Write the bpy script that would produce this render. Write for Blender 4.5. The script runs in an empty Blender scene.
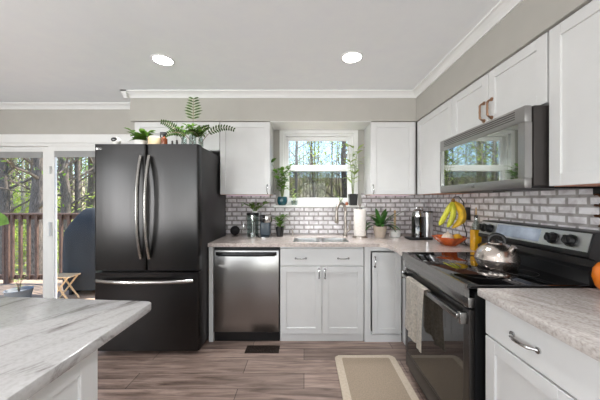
import bpy, bmesh, math, random
from mathutils import Vector, Matrix, noise
R = random.Random(7)
sc = bpy.context.scene
COL = sc.collection
PI = math.pi

# ------------------------------------------------------------------ camera, world, sun, exposure
H = 1.315
cam = bpy.data.objects.new('camera', bpy.data.cameras.new('camera'))
COL.objects.link(cam)
cam.location = (0, 0, H)
cam.rotation_euler = (PI / 2, 0, 0)
cam.data.sensor_width = 36
cam.data.lens = 15.6
cam.data.shift_x = -4 / 600
cam.data.shift_y = 0.5 / 600
cam.data.clip_start = 0.02
cam.data.clip_end = 400
sc.camera = cam
sc.view_settings.view_transform = 'Standard'
sc.view_settings.look = 'None'
sc.view_settings.exposure = 0.66
sc.view_settings.gamma = 1
sc.view_settings.use_curve_mapping = False

SUN_DIR = Vector((0.42, 0.42, 0.80)).normalized()      # towards the sun
world = bpy.data.worlds.new('sky')
sc.world = world
world.use_nodes = True
wn = world.node_tree
bg = wn.nodes['Background']
sky = wn.nodes.new('ShaderNodeTexSky')
sky.sky_type = 'NISHITA'
sky.sun_disc = False
sky.sun_elevation = math.asin(SUN_DIR.z)
sky.sun_rotation = math.atan2(SUN_DIR.x, SUN_DIR.y)
sky.air_density = 1.0
sky.dust_density = 0.2
sky.ozone_density = 4.0
wn.links.new(sky.outputs[0], bg.inputs[0])
bg.inputs[1].default_value = 0.31

def add_light(name, kind, loc, energy, color=(1, 1, 1), size=None, size_y=None, aim=None):
    d = bpy.data.lights.new(name, kind)
    d.energy = energy
    d.color = color
    if size is not None:
        if kind == 'AREA':
            d.shape = 'RECTANGLE'
            d.size = size
            d.size_y = size_y or size
        else:
            d.shadow_soft_size = size
    o = bpy.data.objects.new(name, d)
    COL.objects.link(o)
    o.location = loc
    if aim is not None:
        o.rotation_euler = Vector(aim).to_track_quat('-Z', 'Y').to_euler()
    return o

sun = add_light('sun', 'SUN', (20, 20, 40), 8.0, (1, .95, .86), aim=-SUN_DIR)
sun.data.angle = 0.012
# fill lights added at unseen windows of the room behind the camera
add_light('rear_window_fill', 'AREA', (-2.9, -3.92, 1.35), 74, (.97, .985, 1), 1.2, 2.0, aim=(0, 1, 1.1))
add_light('rear_window_fill', 'AREA', (.35, -3.92, 1.35), 52, (.97, .985, 1), 1.0, 2.0, aim=(-.2, 1, 1.1))
add_light('side_window_fill', 'AREA', (-4.02, -1.15, 1.4), 58, (.97, .985, 1), .7, 1.6, aim=(1, .3, .6))
LAMP_W = 4.2       # watts of each recessed ceiling lamp

# ------------------------------------------------------------------ materials
def lin(c):
    return tuple(((v / 255) / 12.92 if v / 255 <= .04045 else ((v / 255 + .055) / 1.055) ** 2.4) for v in c)

def newmat(name):
    m = bpy.data.materials.new(name)
    m.use_nodes = True
    nt = m.node_tree
    return m, nt, nt.nodes['Principled BSDF']

def N(nt, t, **kw):
    n = nt.nodes.new(t)
    for k, v in kw.items():
        if k in n.inputs:
            n.inputs[k].default_value = v
        else:
            setattr(n, k, v)
    return n

def ramp(nt, fac, stops):
    r = nt.nodes.new('ShaderNodeValToRGB')
    e = r.color_ramp.elements
    while len(e) < len(stops):
        e.new(.5)
    for el, (p, c) in zip(e, stops):
        el.position = p
        el.color = (*lin(c), 1)
    nt.links.new(fac, r.inputs[0])
    return r.outputs[0]

def coords(nt, scale=(1, 1, 1), rot=(0, 0, 0), space='Object'):
    tc = nt.nodes.new('ShaderNodeTexCoord')
    mp = nt.nodes.new('ShaderNodeMapping')
    mp.inputs['Scale'].default_value = scale
    mp.inputs['Rotation'].default_value = rot
    nt.links.new(tc.outputs[space], mp.inputs[0])
    return mp.outputs[0]

def mat(name, c, rough=.5, metal=0, var=0.0, vscale=8, stretch=(1, 1, 1), bump=0, coat=0, spec=None, trans=0, sheen=0, emit=None, es=0, sss=0):
    m, nt, b = newmat(name)
    b.inputs['Base Color'].default_value = (*lin(c), 1)
    b.inputs['Roughness'].default_value = rough
    b.inputs['Metallic'].default_value = metal
    b.inputs['Coat Weight'].default_value = coat
    b.inputs['Coat Roughness'].default_value = .05
    b.inputs['Transmission Weight'].default_value = trans
    b.inputs['Sheen Weight'].default_value = sheen
    if spec is not None:
        b.inputs['Specular IOR Level'].default_value = spec
    if emit:
        b.inputs['Emission Color'].default_value = (*lin(emit), 1)
        b.inputs['Emission Strength'].default_value = es
    n = N(nt, 'ShaderNodeTexNoise', Scale=vscale, Detail=4.0)
    nt.links.new(coords(nt, stretch), n.inputs['Vector'])
    if var:
        lo = tuple(max(0, v * (1 - var)) for v in c)
        hi = tuple(min(255, v * (1 + var)) for v in c)
        nt.links.new(ramp(nt, n.outputs['Fac'], [(.3, lo), (.7, hi)]), b.inputs['Base Color'])
    if bump:
        bp = N(nt, 'ShaderNodeBump', Strength=bump, Distance=.01)
        nt.links.new(n.outputs['Fac'], bp.inputs['Height'])
        nt.links.new(bp.outputs[0], b.inputs['Normal'])
    return m

def glass_mat(name, tint=(255, 255, 255), refl=.06, rough=0.0, facing=True):
    m = bpy.data.materials.new(name)
    m.use_nodes = True
    nt = m.node_tree
    nt.nodes.clear()
    out = nt.nodes.new('ShaderNodeOutputMaterial')
    tr = N(nt, 'ShaderNodeBsdfTransparent')
    tr.inputs[0].default_value = (*lin(tint), 1)
    gl = N(nt, 'ShaderNodeBsdfGlossy', Roughness=rough)
    mx = nt.nodes.new('ShaderNodeMixShader')
    if facing:
        fr = N(nt, 'ShaderNodeFresnel', IOR=1.14)
        nt.links.new(fr.outputs[0], mx.inputs[0])
    else:
        mx.inputs[0].default_value = refl
    nt.links.new(tr.outputs[0], mx.inputs[1])
    nt.links.new(gl.outputs[0], mx.inputs[2])
    nt.links.new(mx.outputs[0], out.inputs[0])
    return m

M = {}
M['wall'] = mat('greige_paint', (180, 177, 170), .8, var=.01)
M['ceiling'] = mat('ceiling_paint', (250, 252, 255), .85, var=.008)
M['trim'] = mat('trim_white', (236, 236, 234), .45, var=.008)
M['cab'] = mat('cabinet_white', (217, 217, 216), .38, var=.008)
M['cabin'] = mat('cabinet_raw_wood', (206, 150, 126), .6, var=.1, vscale=6, stretch=(1, 8, 1))
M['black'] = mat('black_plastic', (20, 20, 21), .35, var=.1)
M['doorsteel'] = mat('oven_door_steel', (84, 82, 81), .28, 1, var=.04, vscale=30, stretch=(60, 1, 60))
M['blackgloss'] = mat('black_glass', (6, 6, 7), .04, coat=.3, var=.05)
M['blackgloss'].node_tree.nodes['Principled BSDF'].inputs['IOR'].default_value = 1.75
M['chrome'] = mat('chrome', (200, 200, 200), .16, 1, var=.02)
M['nickel'] = mat('brushed_nickel', (168, 160, 152), .28, 1, var=.05, vscale=60)
M['rosegold'] = mat('rose_gold', (160, 128, 106), .28, 1, var=.04)
M['blackss'] = mat('black_stainless', (62, 61, 61), .28, 1, var=.03, vscale=30, stretch=(1, 1, 60))
M['fridgeside'] = mat('fridge_side', (62, 60, 61), .42, .4, var=.04)
M['steel'] = mat('stainless', (160, 158, 156), .3, 1, var=.03, vscale=30, stretch=(60, 60, 1))
M['sinksteel'] = mat('sink_steel', (225, 225, 224), .32, 1, var=.03, vscale=40)
M['rangesteel'] = mat('range_steel', (150, 148, 146), .25, 1, var=.04, vscale=30, stretch=(60, 1, 60))
M['panelsteel'] = mat('panel_steel', (196, 196, 197), .3, 1, var=.03, vscale=30, stretch=(60, 1, 60))
M['handlesteel'] = mat('handle_steel', (190, 188, 185), .22, 1, var=.03, vscale=30)
M['white'] = mat('white_ceramic', (232, 230, 226), .35, var=.02)
M['paper'] = mat('paper_towel', (238, 232, 226), .9, var=.03, vscale=60, bump=.3)
M['kettlesteel'] = mat('kettle_steel', (214, 204, 196), .24, 1, var=.06, vscale=18, stretch=(1, 1, .3))
M['glass'] = glass_mat('window_glass')
M['clear'] = glass_mat('clear_glass', (232, 238, 236), .12, .02, facing=False)
M['screen'] = glass_mat('insect_screen', (205, 205, 205), .0, .5, facing=False)
M['teal'] = mat('teal_glaze', (22, 72, 80), .18, coat=.5, var=.15)
M['terracotta'] = mat('terracotta', (168, 92, 62), .8, var=.1)
M['beigepot'] = mat('beige_clay', (196, 180, 164), .75, var=.05)
M['soil'] = mat('soil', (46, 36, 28), .95, var=.3, vscale=80, bump=.5)
M['leaf'] = mat('green_leaf', (92, 128, 50), .45, var=.3, vscale=25)
M['leafdark'] = mat('dark_green_leaf', (54, 92, 40), .35, var=.35, vscale=25)
M['leafpale'] = mat('pale_green_leaf', (150, 172, 96), .5, var=.25, vscale=25)
M['fern'] = mat('fern_leaf', (50, 66, 32), .95, var=.25, vscale=25, spec=.05)
M['stem'] = mat('green_stem', (110, 124, 62), .6, var=.2)
M['brownstem'] = mat('brown_stem', (104, 82, 58), .7, var=.2)
M['banana'] = mat('banana_skin', (226, 184, 44), .5, var=.1, vscale=18)
M['bananagreen'] = mat('greenish_banana_skin', (188, 186, 54), .5, var=.14, vscale=12)
M['bananatip'] = mat('banana_stalk', (120, 86, 40), .7, var=.2)
M['amber'] = mat('orange_glass', (184, 86, 36), .12, coat=.5, var=.15, vscale=15)
M['orange'] = mat('orange_glaze', (226, 122, 34), .25, coat=.4, var=.06)
M['onion'] = mat('onion_skin', (226, 208, 190), .5, var=.06, vscale=20, stretch=(6, 6, 1))
M['lemon'] = mat('lemon_skin', (228, 178, 42), .45, var=.05, vscale=60, bump=.2)
M['oil'] = mat('olive_oil', (206, 152, 24), .06, coat=.6, var=.05)
M['cork'] = mat('cork', (190, 156, 112), .85, var=.15, vscale=60)
M['towel'] = mat('towel_cloth', (214, 205, 192), .95, var=.09, vscale=70, bump=.6, sheen=.3)
M['mat'] = mat('mat_taupe', (152, 136, 118), .8, var=.07, vscale=120, bump=.3)
M['matedge'] = mat('mat_edge', (188, 174, 156), .75, var=.04, vscale=60)
M['ventmetal'] = mat('vent_metal', (44, 34, 28), .5, .5, var=.1)
M['darkblue'] = mat('slate_blue_plastic', (62, 74, 84), .3, var=.05)
M['speaker'] = mat('black_mesh_cloth', (22, 20, 22), .85, var=.3, vscale=120, bump=.3)
M['bronze'] = mat('bronze', (120, 84, 66), .3, 1, var=.1)
M['cream'] = mat('cream_wax', (236, 214, 172), .6, var=.03)
M['amberbottle'] = mat('amber_bottle', (112, 52, 18), .12, coat=.5, var=.1)
M['wood'] = mat('pale_wood', (206, 176, 136), .6, var=.12, vscale=8, stretch=(8, 8, 1))
M['slat'] = mat('blind_slat', (190, 190, 190), .6, var=.03)
M['deckwood'] = mat('deck_wood', (176, 152, 130), .8, var=.14, vscale=5, stretch=(1, 12, 1))
M['railwood'] = mat('rail_wood', (104, 80, 68), .75, var=.18, vscale=6, stretch=(10, 10, 2))
M['cover'] = mat('grill_cover', (38, 43, 49), .85, var=.12, vscale=5, bump=.4)
M['stone'] = mat('grey_planter', (130, 134, 138), .7, var=.08)
M['bark'] = mat('bark', (104, 95, 87), .95, var=.35, vscale=14, stretch=(4, 4, .6), bump=.8)
M['barkpale'] = mat('pale_bark', (148, 141, 132), .95, var=.3, vscale=14, stretch=(4, 4, .6), bump=.6)
M['spring'] = mat('spring_leaf', (170, 188, 84), .6, var=.25, vscale=1.5)
M['springdark'] = mat('spring_leaf_mid', (120, 150, 58), .6, var=.25, vscale=1.5)
M['siding'] = mat('siding', (180, 178, 172), .8, var=.03)
M['lampglow'] = mat('lamp_lens', (255, 255, 255), .5, emit=(255, 252, 249), es=12)
M['ledglow'] = mat('led_strip', (235, 205, 225), .5, emit=(238, 190, 226), es=.9)
M['display'] = mat('display_glass', (184, 192, 210), .15, .4, var=.12, vscale=14)
M['undermw'] = mat('dark_grey_metal', (58, 54, 52), .45, .3, var=.06)

# brushed sheet metal: the fine horizontal brushing draws reflections out vertically
for k, a_ in (('blackss', .6), ('steel', .75)):
    nt = M[k].node_tree
    b = nt.nodes['Principled BSDF']
    b.inputs['Anisotropic'].default_value = a_
    tg = N(nt, 'ShaderNodeTangent', direction_type='RADIAL', axis='Z')
    nt.links.new(tg.outputs[0], b.inputs['Tangent'])
    n_ = N(nt, 'ShaderNodeTexNoise', Scale=1.0, Detail=2.0)       # slight waviness of the sheet
    nt.links.new(coords(nt, (16, 16, .35)), n_.inputs['Vector'])
    bp_ = N(nt, 'ShaderNodeBump', Strength=.35, Distance=.004)
    nt.links.new(n_.outputs['Fac'], bp_.inputs['Height'])
    nt.links.new(bp_.outputs[0], b.inputs['Normal'])

# leaves let some light through
for k in ('leaf', 'leafpale', 'spring', 'springdark'):
    nt = M[k].node_tree
    b = nt.nodes['Principled BSDF']
    out = [n for n in nt.nodes if n.type == 'OUTPUT_MATERIAL'][0]
    tl = nt.nodes.new('ShaderNodeBsdfTranslucent')
    mx = nt.nodes.new('ShaderNodeMixShader')
    mx.inputs[0].default_value = .35
    src = b.inputs['Base Color'].links[0].from_socket
    nt.links.new(src, tl.inputs[0])
    nt.links.new(b.outputs[0], mx.inputs[1])
    nt.links.new(tl.outputs[0], mx.inputs[2])
    nt.links.new(mx.outputs[0], out.inputs[0])

def floor_material():
    m, nt, b = newmat('plank_floor')
    v = coords(nt)
    br = N(nt, 'ShaderNodeTexBrick', offset=.37, offset_frequency=2)
    br.inputs['Scale'].default_value = 1
    br.inputs['Brick Width'].default_value = 1.25
    br.inputs['Row Height'].default_value = .165
    br.inputs['Mortar Size'].default_value = .0022
    br.inputs['Color1'].default_value = (*lin((186, 167, 157)), 1)
    br.inputs['Color2'].default_value = (*lin((150, 134, 126)), 1)
    br.inputs['Mortar'].default_value = (*lin((56, 46, 42)), 1)
    nt.links.new(v, br.inputs['Vector'])
    n1 = N(nt, 'ShaderNodeTexNoise', Scale=2.2, Detail=8.0, Roughness=.65, Distortion=.6)
    nt.links.new(coords(nt, (1.1, 13, 1)), n1.inputs['Vector'])
    g = ramp(nt, n1.outputs['Fac'], [(.27, (104, 92, 86)), (.5, (200, 192, 188)), (.75, (255, 250, 246))])
    mx = N(nt, 'ShaderNodeMixRGB', blend_type='MULTIPLY')
    mx.inputs[0].default_value = 1
    nt.links.new(br.outputs['Color'], mx.inputs[1])
    nt.links.new(g, mx.inputs[2])
    nt.links.new(mx.outputs[0], b.inputs['Base Color'])
    b.inputs['Roughness'].default_value = .38
    bp = N(nt, 'ShaderNodeBump', Strength=.15, Distance=.004)
    nt.links.new(n1.outputs['Fac'], bp.inputs['Height'])
    nt.links.new(bp.outputs[0], b.inputs['Normal'])
    return m
M['floor'] = floor_material()

def tile_material(name, axis):
    m, nt, b = newmat(name)
    tc = nt.nodes.new('ShaderNodeTexCoord')
    sp = nt.nodes.new('ShaderNodeSeparateXYZ')
    cb = nt.nodes.new('ShaderNodeCombineXYZ')
    nt.links.new(tc.outputs['Object'], sp.inputs[0])
    nt.links.new(sp.outputs[axis], cb.inputs[0])
    nt.links.new(sp.outputs[2], cb.inputs[1])
    br = N(nt, 'ShaderNodeTexBrick', offset=.5)
    br.inputs['Scale'].default_value = 1
    br.inputs['Brick Width'].default_value = .112
    br.inputs['Row Height'].default_value = .0515
    br.inputs['Mortar Size'].default_value = .011
    br.inputs['Mortar Smooth'].default_value = .5
    br.inputs['Bias'].default_value = 0
    br.inputs['Color1'].default_value = (*lin((250, 247, 250)), 1)
    br.inputs['Color2'].default_value = (*lin((236, 233, 236)), 1)
    br.inputs['Mortar'].default_value = (*lin((172, 167, 165)), 1)
    nt.links.new(cb.outputs[0], br.inputs['Vector'])
    nz = N(nt, 'ShaderNodeTexNoise', Scale=14.0, Detail=5.0, Distortion=1.0)
    nt.links.new(cb.outputs[0], nz.inputs['Vector'])
    g = ramp(nt, nz.outputs['Fac'], [(.3, (214, 210, 210)), (.6, (255, 255, 255))])
    mx = N(nt, 'ShaderNodeMixRGB', blend_type='MULTIPLY')
    mx.inputs[0].default_value = 1
    nt.links.new(br.outputs['Color'], mx.inputs[1])
    nt.links.new(g, mx.inputs[2])
    nt.links.new(mx.outputs[0], b.inputs['Base Color'])
    bp = N(nt, 'ShaderNodeBump', Strength=.5, Distance=.006, invert=True)
    nt.links.new(br.outputs['Fac'], bp.inputs['Height'])
    nt.links.new(bp.outputs[0], b.inputs['Normal'])
    b.inputs['Roughness'].default_value = .25
    return m
M['tile_back'] = tile_material('tile_back', 0)
M['tile_right'] = tile_material('tile_right', 1)

def stone_material(name, stops, scale, stretch, rot, rough, speck=None):
    m, nt, b = newmat(name)
    n1 = N(nt, 'ShaderNodeTexNoise', Scale=scale, Detail=9.0, Roughness=.68, Distortion=.8)
    v_ = coords(nt, stretch, (0, 0, rot))
    v_.node.vector_type = 'TEXTURE'
    nt.links.new(v_, n1.inputs['Vector'])
    c = ramp(nt, n1.outputs['Fac'], stops)
    n2 = N(nt, 'ShaderNodeTexNoise', Scale=90.0, Detail=3.0)
    nt.links.new(coords(nt), n2.inputs['Vector'])
    g = ramp(nt, n2.outputs['Fac'], [(.34, speck or (205, 202, 200)), (.55, (255, 255, 255))])
    mx = N(nt, 'ShaderNodeMixRGB', blend_type='MULTIPLY')
    mx.inputs[0].default_value = .8
    nt.links.new(c, mx.inputs[1])
    nt.links.new(g, mx.inputs[2])
    nt.links.new(mx.outputs[0], b.inputs['Base Color'])
    b.inputs['Roughness'].default_value = rough
    return m
M['quartz'] = stone_material('beige_quartz', [(.3, (186, 172, 164)), (.5, (204, 192, 185)), (.75, (216, 206, 200))], 12, (1, 1, 1), 0, .12)
M['granite'] = stone_material('brown_grey_granite', [(.28, (140, 133, 129)), (.42, (188, 181, 176)), (.58, (206, 200, 196)), (.75, (230, 226, 222))], 16, (4.5, 1, 1), math.radians(-62), .22, (218, 213, 210))
M['marble'] = stone_material('white_grey_marble', [(.34, (112, 107, 106)), (.42, (164, 160, 158)), (.48, (192, 190, 189)), (.75, (202, 201, 200))], 11, (4.2, 1, 1), math.radians(62), .2, (240, 239, 238))

def ground_material():
    m, nt, b = newmat('leaf_litter')
    n1 = N(nt, 'ShaderNodeTexNoise', Scale=1.3, Detail=10.0, Roughness=.75)
    nt.links.new(coords(nt), n1.inputs['Vector'])
    nt.links.new(ramp(nt, n1.outputs['Fac'], [(.3, (120, 104, 84)), (.5, (170, 154, 128)), (.66, (156, 152, 104)), (.75, (196, 186, 156))]), b.inputs['Base Color'])
    b.inputs['Roughness'].default_value = 1
    return m
M['ground'] = ground_material()

# ------------------------------------------------------------------ mesh helpers
class MB:
    def __init__(s):
        s.bm = bmesh.new()

    def box(s, x0, x1, y0, y1, z0, z1, b=0.0, seg=2):
        x0, x1 = min(x0, x1), max(x0, x1)
        y0, y1 = min(y0, y1), max(y0, y1)
        z0, z1 = min(z0, z1), max(z0, z1)
        r = bmesh.ops.create_cube(s.bm, size=1)
        vs = r['verts']
        for v in vs:
            v.co = Vector(((x0 + x1) / 2 + v.co.x * (x1 - x0), (y0 + y1) / 2 + v.co.y * (y1 - y0), (z0 + z1) / 2 + v.co.z * (z1 - z0)))
        if b > 0:
            b = min(b, .45 * min(x1 - x0, y1 - y0, z1 - z0))
            es = list({e for v in vs for e in v.link_edges})
            bmesh.ops.bevel(s.bm, geom=es, offset=b, segments=seg, profile=.5, affect='EDGES')
        return s

    def tube(s, pts, r, n=10, caps=True, flat=None):
        """flat: (a,b) scale of the cross section along its two axes"""
        pts = [Vector(p) for p in pts]
        k = len(pts)
        rs = list(r) if hasattr(r, '__len__') else [r] * k
        rings = []
        up = None
        for i, p in enumerate(pts):
            t = (pts[min(i + 1, k - 1)] - pts[max(i - 1, 0)])
            t = t.normalized() if t.length > 1e-9 else Vector((0, 0, 1))
            if up is None:
                a = Vector((0, 0, 1)) if abs(t.z) < .9 else Vector((1, 0, 0))
                up = (a - t * a.dot(t)).normalized()
            else:
                up = (up - t * up.dot(t))
                up = up.normalized() if up.length > 1e-6 else Vector((1, 0, 0))
            w = t.cross(up)
            fa, fb = flat or (1, 1)
            rings.append([s.bm.verts.new(p + (up * math.cos(2 * PI * j / n) * fa + w * math.sin(2 * PI * j / n) * fb) * rs[i]) for j in range(n)])
        for i in range(k - 1):
            for j in range(n):
                s.bm.faces.new((rings[i][j], rings[i][(j + 1) % n], rings[i + 1][(j + 1) % n], rings[i + 1][j]))
        if caps:
            s.bm.faces.new(rings[0][::-1])
            s.bm.faces.new(rings[-1])
        return s

    def lathe(s, prof, c=(0, 0, 0), n=28, lobes=0, amp=0.0):
        """prof: list of (r, z); closed at the ends where r is 0"""
        c = Vector(c)
        rings = []
        for (r, z) in prof:
            if r < 1e-6:
                rings.append([s.bm.verts.new(c + Vector((0, 0, z)))])
            else:
                rr = lambda a: r * (1 + (amp * math.cos(lobes * a) if lobes else 0))
                rings.append([s.bm.verts.new(c + Vector((rr(2 * PI * j / n) * math.cos(2 * PI * j / n), rr(2 * PI * j / n) * math.sin(2 * PI * j / n), z))) for j in range(n)])
        for a, b in zip(rings, rings[1:]):
            for j in range(n):
                j2 = (j + 1) % n
                if len(a) == 1 and len(b) == 1:
                    continue
                if len(a) == 1:
                    s.bm.faces.new((a[0], b[j2], b[j]))
                elif len(b) == 1:
                    s.bm.faces.new((a[j], a[j2], b[0]))
                else:
                    s.bm.faces.new((a[j], a[j2], b[j2], b[j]))
        return s

    def ball(s, c, r, sx=1, sy=1, sz=1, n=20):
        prof = [(0, -1)] + [(math.sin(PI * i / (n // 2)), -math.cos(PI * i / (n // 2))) for i in range(1, n // 2)] + [(0, 1)]
        k = len(s.bm.verts)
        s.lathe([(a * r, z * r) for a, z in prof], (0, 0, 0), n)
        s.bm.verts.ensure_lookup_table()
        for v in s.bm.verts[k:]:
            v.co = Vector((v.co.x * sx + c[0], v.co.y * sy + c[1], v.co.z * sz + c[2]))
        return s

    def prism(s, poly, axis, a, b):
        """poly of 2-D points swept along axis from a to b"""
        def P(u, v, w):
            return {'x': (w, u, v), 'y': (u, w, v), 'z': (u, v, w)}[axis]
        lo = [s.bm.verts.new(P(u, v, a)) for u, v in poly]
        hi = [s.bm.verts.new(P(u, v, b)) for u, v in poly]
        n = len(poly)
        s.bm.faces.new(lo)
        s.bm.faces.new(hi[::-1])
        for i in range(n):
            s.bm.faces.new((lo[i], hi[i], hi[(i + 1) % n], lo[(i + 1) % n]))
        return s

    def leaf(s, base, d, L, W, droop=.4, up=(0, 0, 1), seg=5, fold=.18):
        base = Vector(base)
        d = Vector(d).normalized()
        p = base.copy()
        prev = None
        for i in range(seg + 1):
            t = i / seg
            w = W * .5 * math.sin(PI * min(1, max(.04, t * .93 + .05))) ** .8
            side = d.cross(Vector(up))
            side = side.normalized() if side.length > 1e-4 else Vector((1, 0, 0))
            nn = side.cross(d)
            if i == seg:
                w = W * .02
            row = [s.bm.verts.new(p - side * w + nn * w * fold), s.bm.verts.new(p), s.bm.verts.new(p + side * w + nn * w * fold)]
            if prev:
                for q in range(2):
                    s.bm.faces.new((prev[q], prev[q + 1], row[q + 1], row[q]))
            prev = row
            p = p + d * (L / seg)
            d = (d + Vector((0, 0, -droop / seg))).normalized()
        return s

    def build(s, name, m, parent=None, smooth=35):
        bmesh.ops.recalc_face_normals(s.bm, faces=s.bm.faces)
        org = ORG.get(parent.name, Vector((0, 0, 0))) if parent else Vector((0, 0, 0))
        for v in s.bm.verts:
            v.co -= org
        me = bpy.data.meshes.new(name)
        s.bm.to_mesh(me)
        s.bm.free()
        me.materials.append(m if not isinstance(m, str) else M[m])
        if smooth:
            for p in me.polygons:
                p.use_smooth = True
            me.set_sharp_from_angle(angle=math.radians(smooth))
        o = bpy.data.objects.new(name, me)
        COL.objects.link(o)
        if parent:
            o.parent = parent
        ORG[o.name] = org
        return o

ORG = {}

def thing(name, loc, label, cat, group=None):
    o = bpy.data.objects.new(name, None)
    o.empty_display_size = .05
    COL.objects.link(o)
    o.location = loc
    o['label'] = label
    o['category'] = cat
    if group:
        o['group'] = group
    ORG[o.name] = Vector(loc)
    return o

def tag(o, label, cat, group=None, kind=None):
    """a thing that is one mesh: gets its origin moved to its base centre"""
    o['label'] = label
    o['category'] = cat
    if group:
        o['group'] = group
    if kind:
        o['kind'] = kind
    vs = [v.co for v in o.data.vertices]
    c = Vector(((min(v.x for v in vs) + max(v.x for v in vs)) / 2, (min(v.y for v in vs) + max(v.y for v in vs)) / 2, min(v.z for v in vs)))
    o.data.transform(Matrix.Translation(-c))
    o.location = c
    ORG[o.name] = c
    return o

def struct(o):
    o['kind'] = 'structure'
    return o

def kids(o):
    return [c for c in COL.objects if c.parent == o]

def copy_tree(root, loc, rotz=0, scale=1, label=None):
    r = root.copy()
    COL.objects.link(r)
    r.location = loc
    r.rotation_euler = (0, 0, rotz)
    r.scale = (scale,) * 3
    if label:
        r['label'] = label
    for ch in list(root.children):
        c = ch.copy()
        COL.objects.link(c)
        c.parent = r
        for g in ch.children:
            d = g.copy()
            COL.objects.link(d)
            d.parent = c
    return r

def arc(c, r, a0, a1, n, ax1, ax2):
    c, ax1, ax2 = Vector(c), Vector(ax1), Vector(ax2)
    return [c + ax1 * r * math.cos(a0 + (a1 - a0) * i / n) + ax2 * r * math.sin(a0 + (a1 - a0) * i / n) for i in range(n + 1)]

# ------------------------------------------------------------------ setting
XR, YB, ZC = 1.48, 3.04, 2.44          # right wall, back wall, ceiling
XL, YF = -4.1, -4.0                    # left wall, wall behind the camera
CT = .921                              # worktop height

struct(MB().box(XL - .1, XR + .1, YF - .1, YB + .14, -.12, 0).build('floor', 'floor', smooth=0))
struct(MB().box(XL - .1, XR + .1, YF - .1, YB + .14, ZC, ZC + .12).build('ceiling', 'ceiling', smooth=0))
WX0, WX1, WZ0, WZ1 = -.245, .585, 1.262, 2.135       # window opening
DX0, DX1, DZ1 = -3.98, -1.93, 1.985                    # sliding door opening
w = MB()
w.box(XL - .1, DX0, YB, YB + .14, 0, ZC)
w.box(DX0, DX1, YB, YB + .14, DZ1, ZC)
w.box(DX1, WX0, YB, YB + .14, 0, ZC)
w.box(WX0, WX1, YB, YB + .14, 0, WZ0)
w.box(WX0, WX1, YB, YB + .14, WZ1, ZC)
w.box(WX1, XR + .1, YB, YB + .14, 0, ZC)
struct(w.build('wall_back', 'wall', smooth=0))
struct(MB().box(XR, XR + .12, YF, YB, 0, ZC).build('wall_right', 'wall', smooth=0))
# left wall and rear wall have unseen window openings added for the fill lights
w = MB()
w.box(XL - .12, XL, YF, -1.5, 0, ZC)
w.box(XL - .12, XL, -.8, YB, 0, ZC)
w.box(XL - .12, XL, -1.5, -.8, 0, .6)
w.box(XL - .12, XL, -1.5, -.8, 2.2, ZC)
struct(w.build('wall_left', 'wall', smooth=0))
w = MB()
w.box(XL, -3.5, YF - .12, YF, 0, ZC)
w.box(.9, XR, YF - .12, YF, 0, ZC)
w.box(-2.3, -.2, YF - .12, YF, 0, ZC)
w.box(-3.5, .9, YF - .12, YF, 0, .35)
w.box(-3.5, .9, YF - .12, YF, 2.35, ZC)
struct(w.build('wall_rear', 'wall', smooth=0))
# unseen eave added to cut down the sun through the sink window
struct(MB().box(XL - .3, XR + .3, YB + .1, YB + .62, ZC + .12, ZC + .22).build('sun_blocking_eave', 'trim', smooth=0))

# soffits over the wall cabinets
SY, SX, SZ = 2.70, 1.165, 2.14
w = MB()
w.box(-1.806, XR, SY, YB, SZ, ZC)
w.box(SX, XR, YF, SY, SZ, ZC)
struct(w.build('wall_soffit', 'wall', smooth=0))

struct(MB().box(-.353, .698, SY + .002, YB - .022, SZ - .006, SZ - .0005).build('trim_3', 'trim', smooth=0))
# crown moulding
cp = [(0, 0), (0, -.062), (.010, -.062), (.014, -.050), (.030, -.030), (.048, -.016), (.060, -.012), (.060, 0)]
w = MB()
def crown_x(x0, x1, y):
    w.prism([(y - u, ZC + v) for u, v in cp], 'x', x0, x1)
def crown_y(y0, y1, x):
    w.prism([(x - u, ZC + v) for u, v in cp], 'y', y0, y1)
crown_x(XL, -1.806, YB)
crown_x(-1.866, SX, SY)
w.prism([(-1.806 - u, ZC + v) for u, v in cp], 'y', SY - .06, YB)
crown_y(YF, SY, SX)
struct(w.build('trim_1', 'trim', smooth=0))

# backsplash
w = MB()
w.box(-1.0, -.33, YB - .01, YB, CT - .03, 1.40)
w.box(-.33, .67, YB - .01, YB, CT - .03, 1.245)
w.box(.67, XR - .01, YB - .01, YB, CT - .03, 1.40)
o = struct(w.build('wall_backsplash', 'tile_back', smooth=0))
struct(MB().box(XR - .01, XR, .30, YB - .01, CT - .03, 1.40).build('wall_backsplash_right', 'tile_right', smooth=0))

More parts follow.
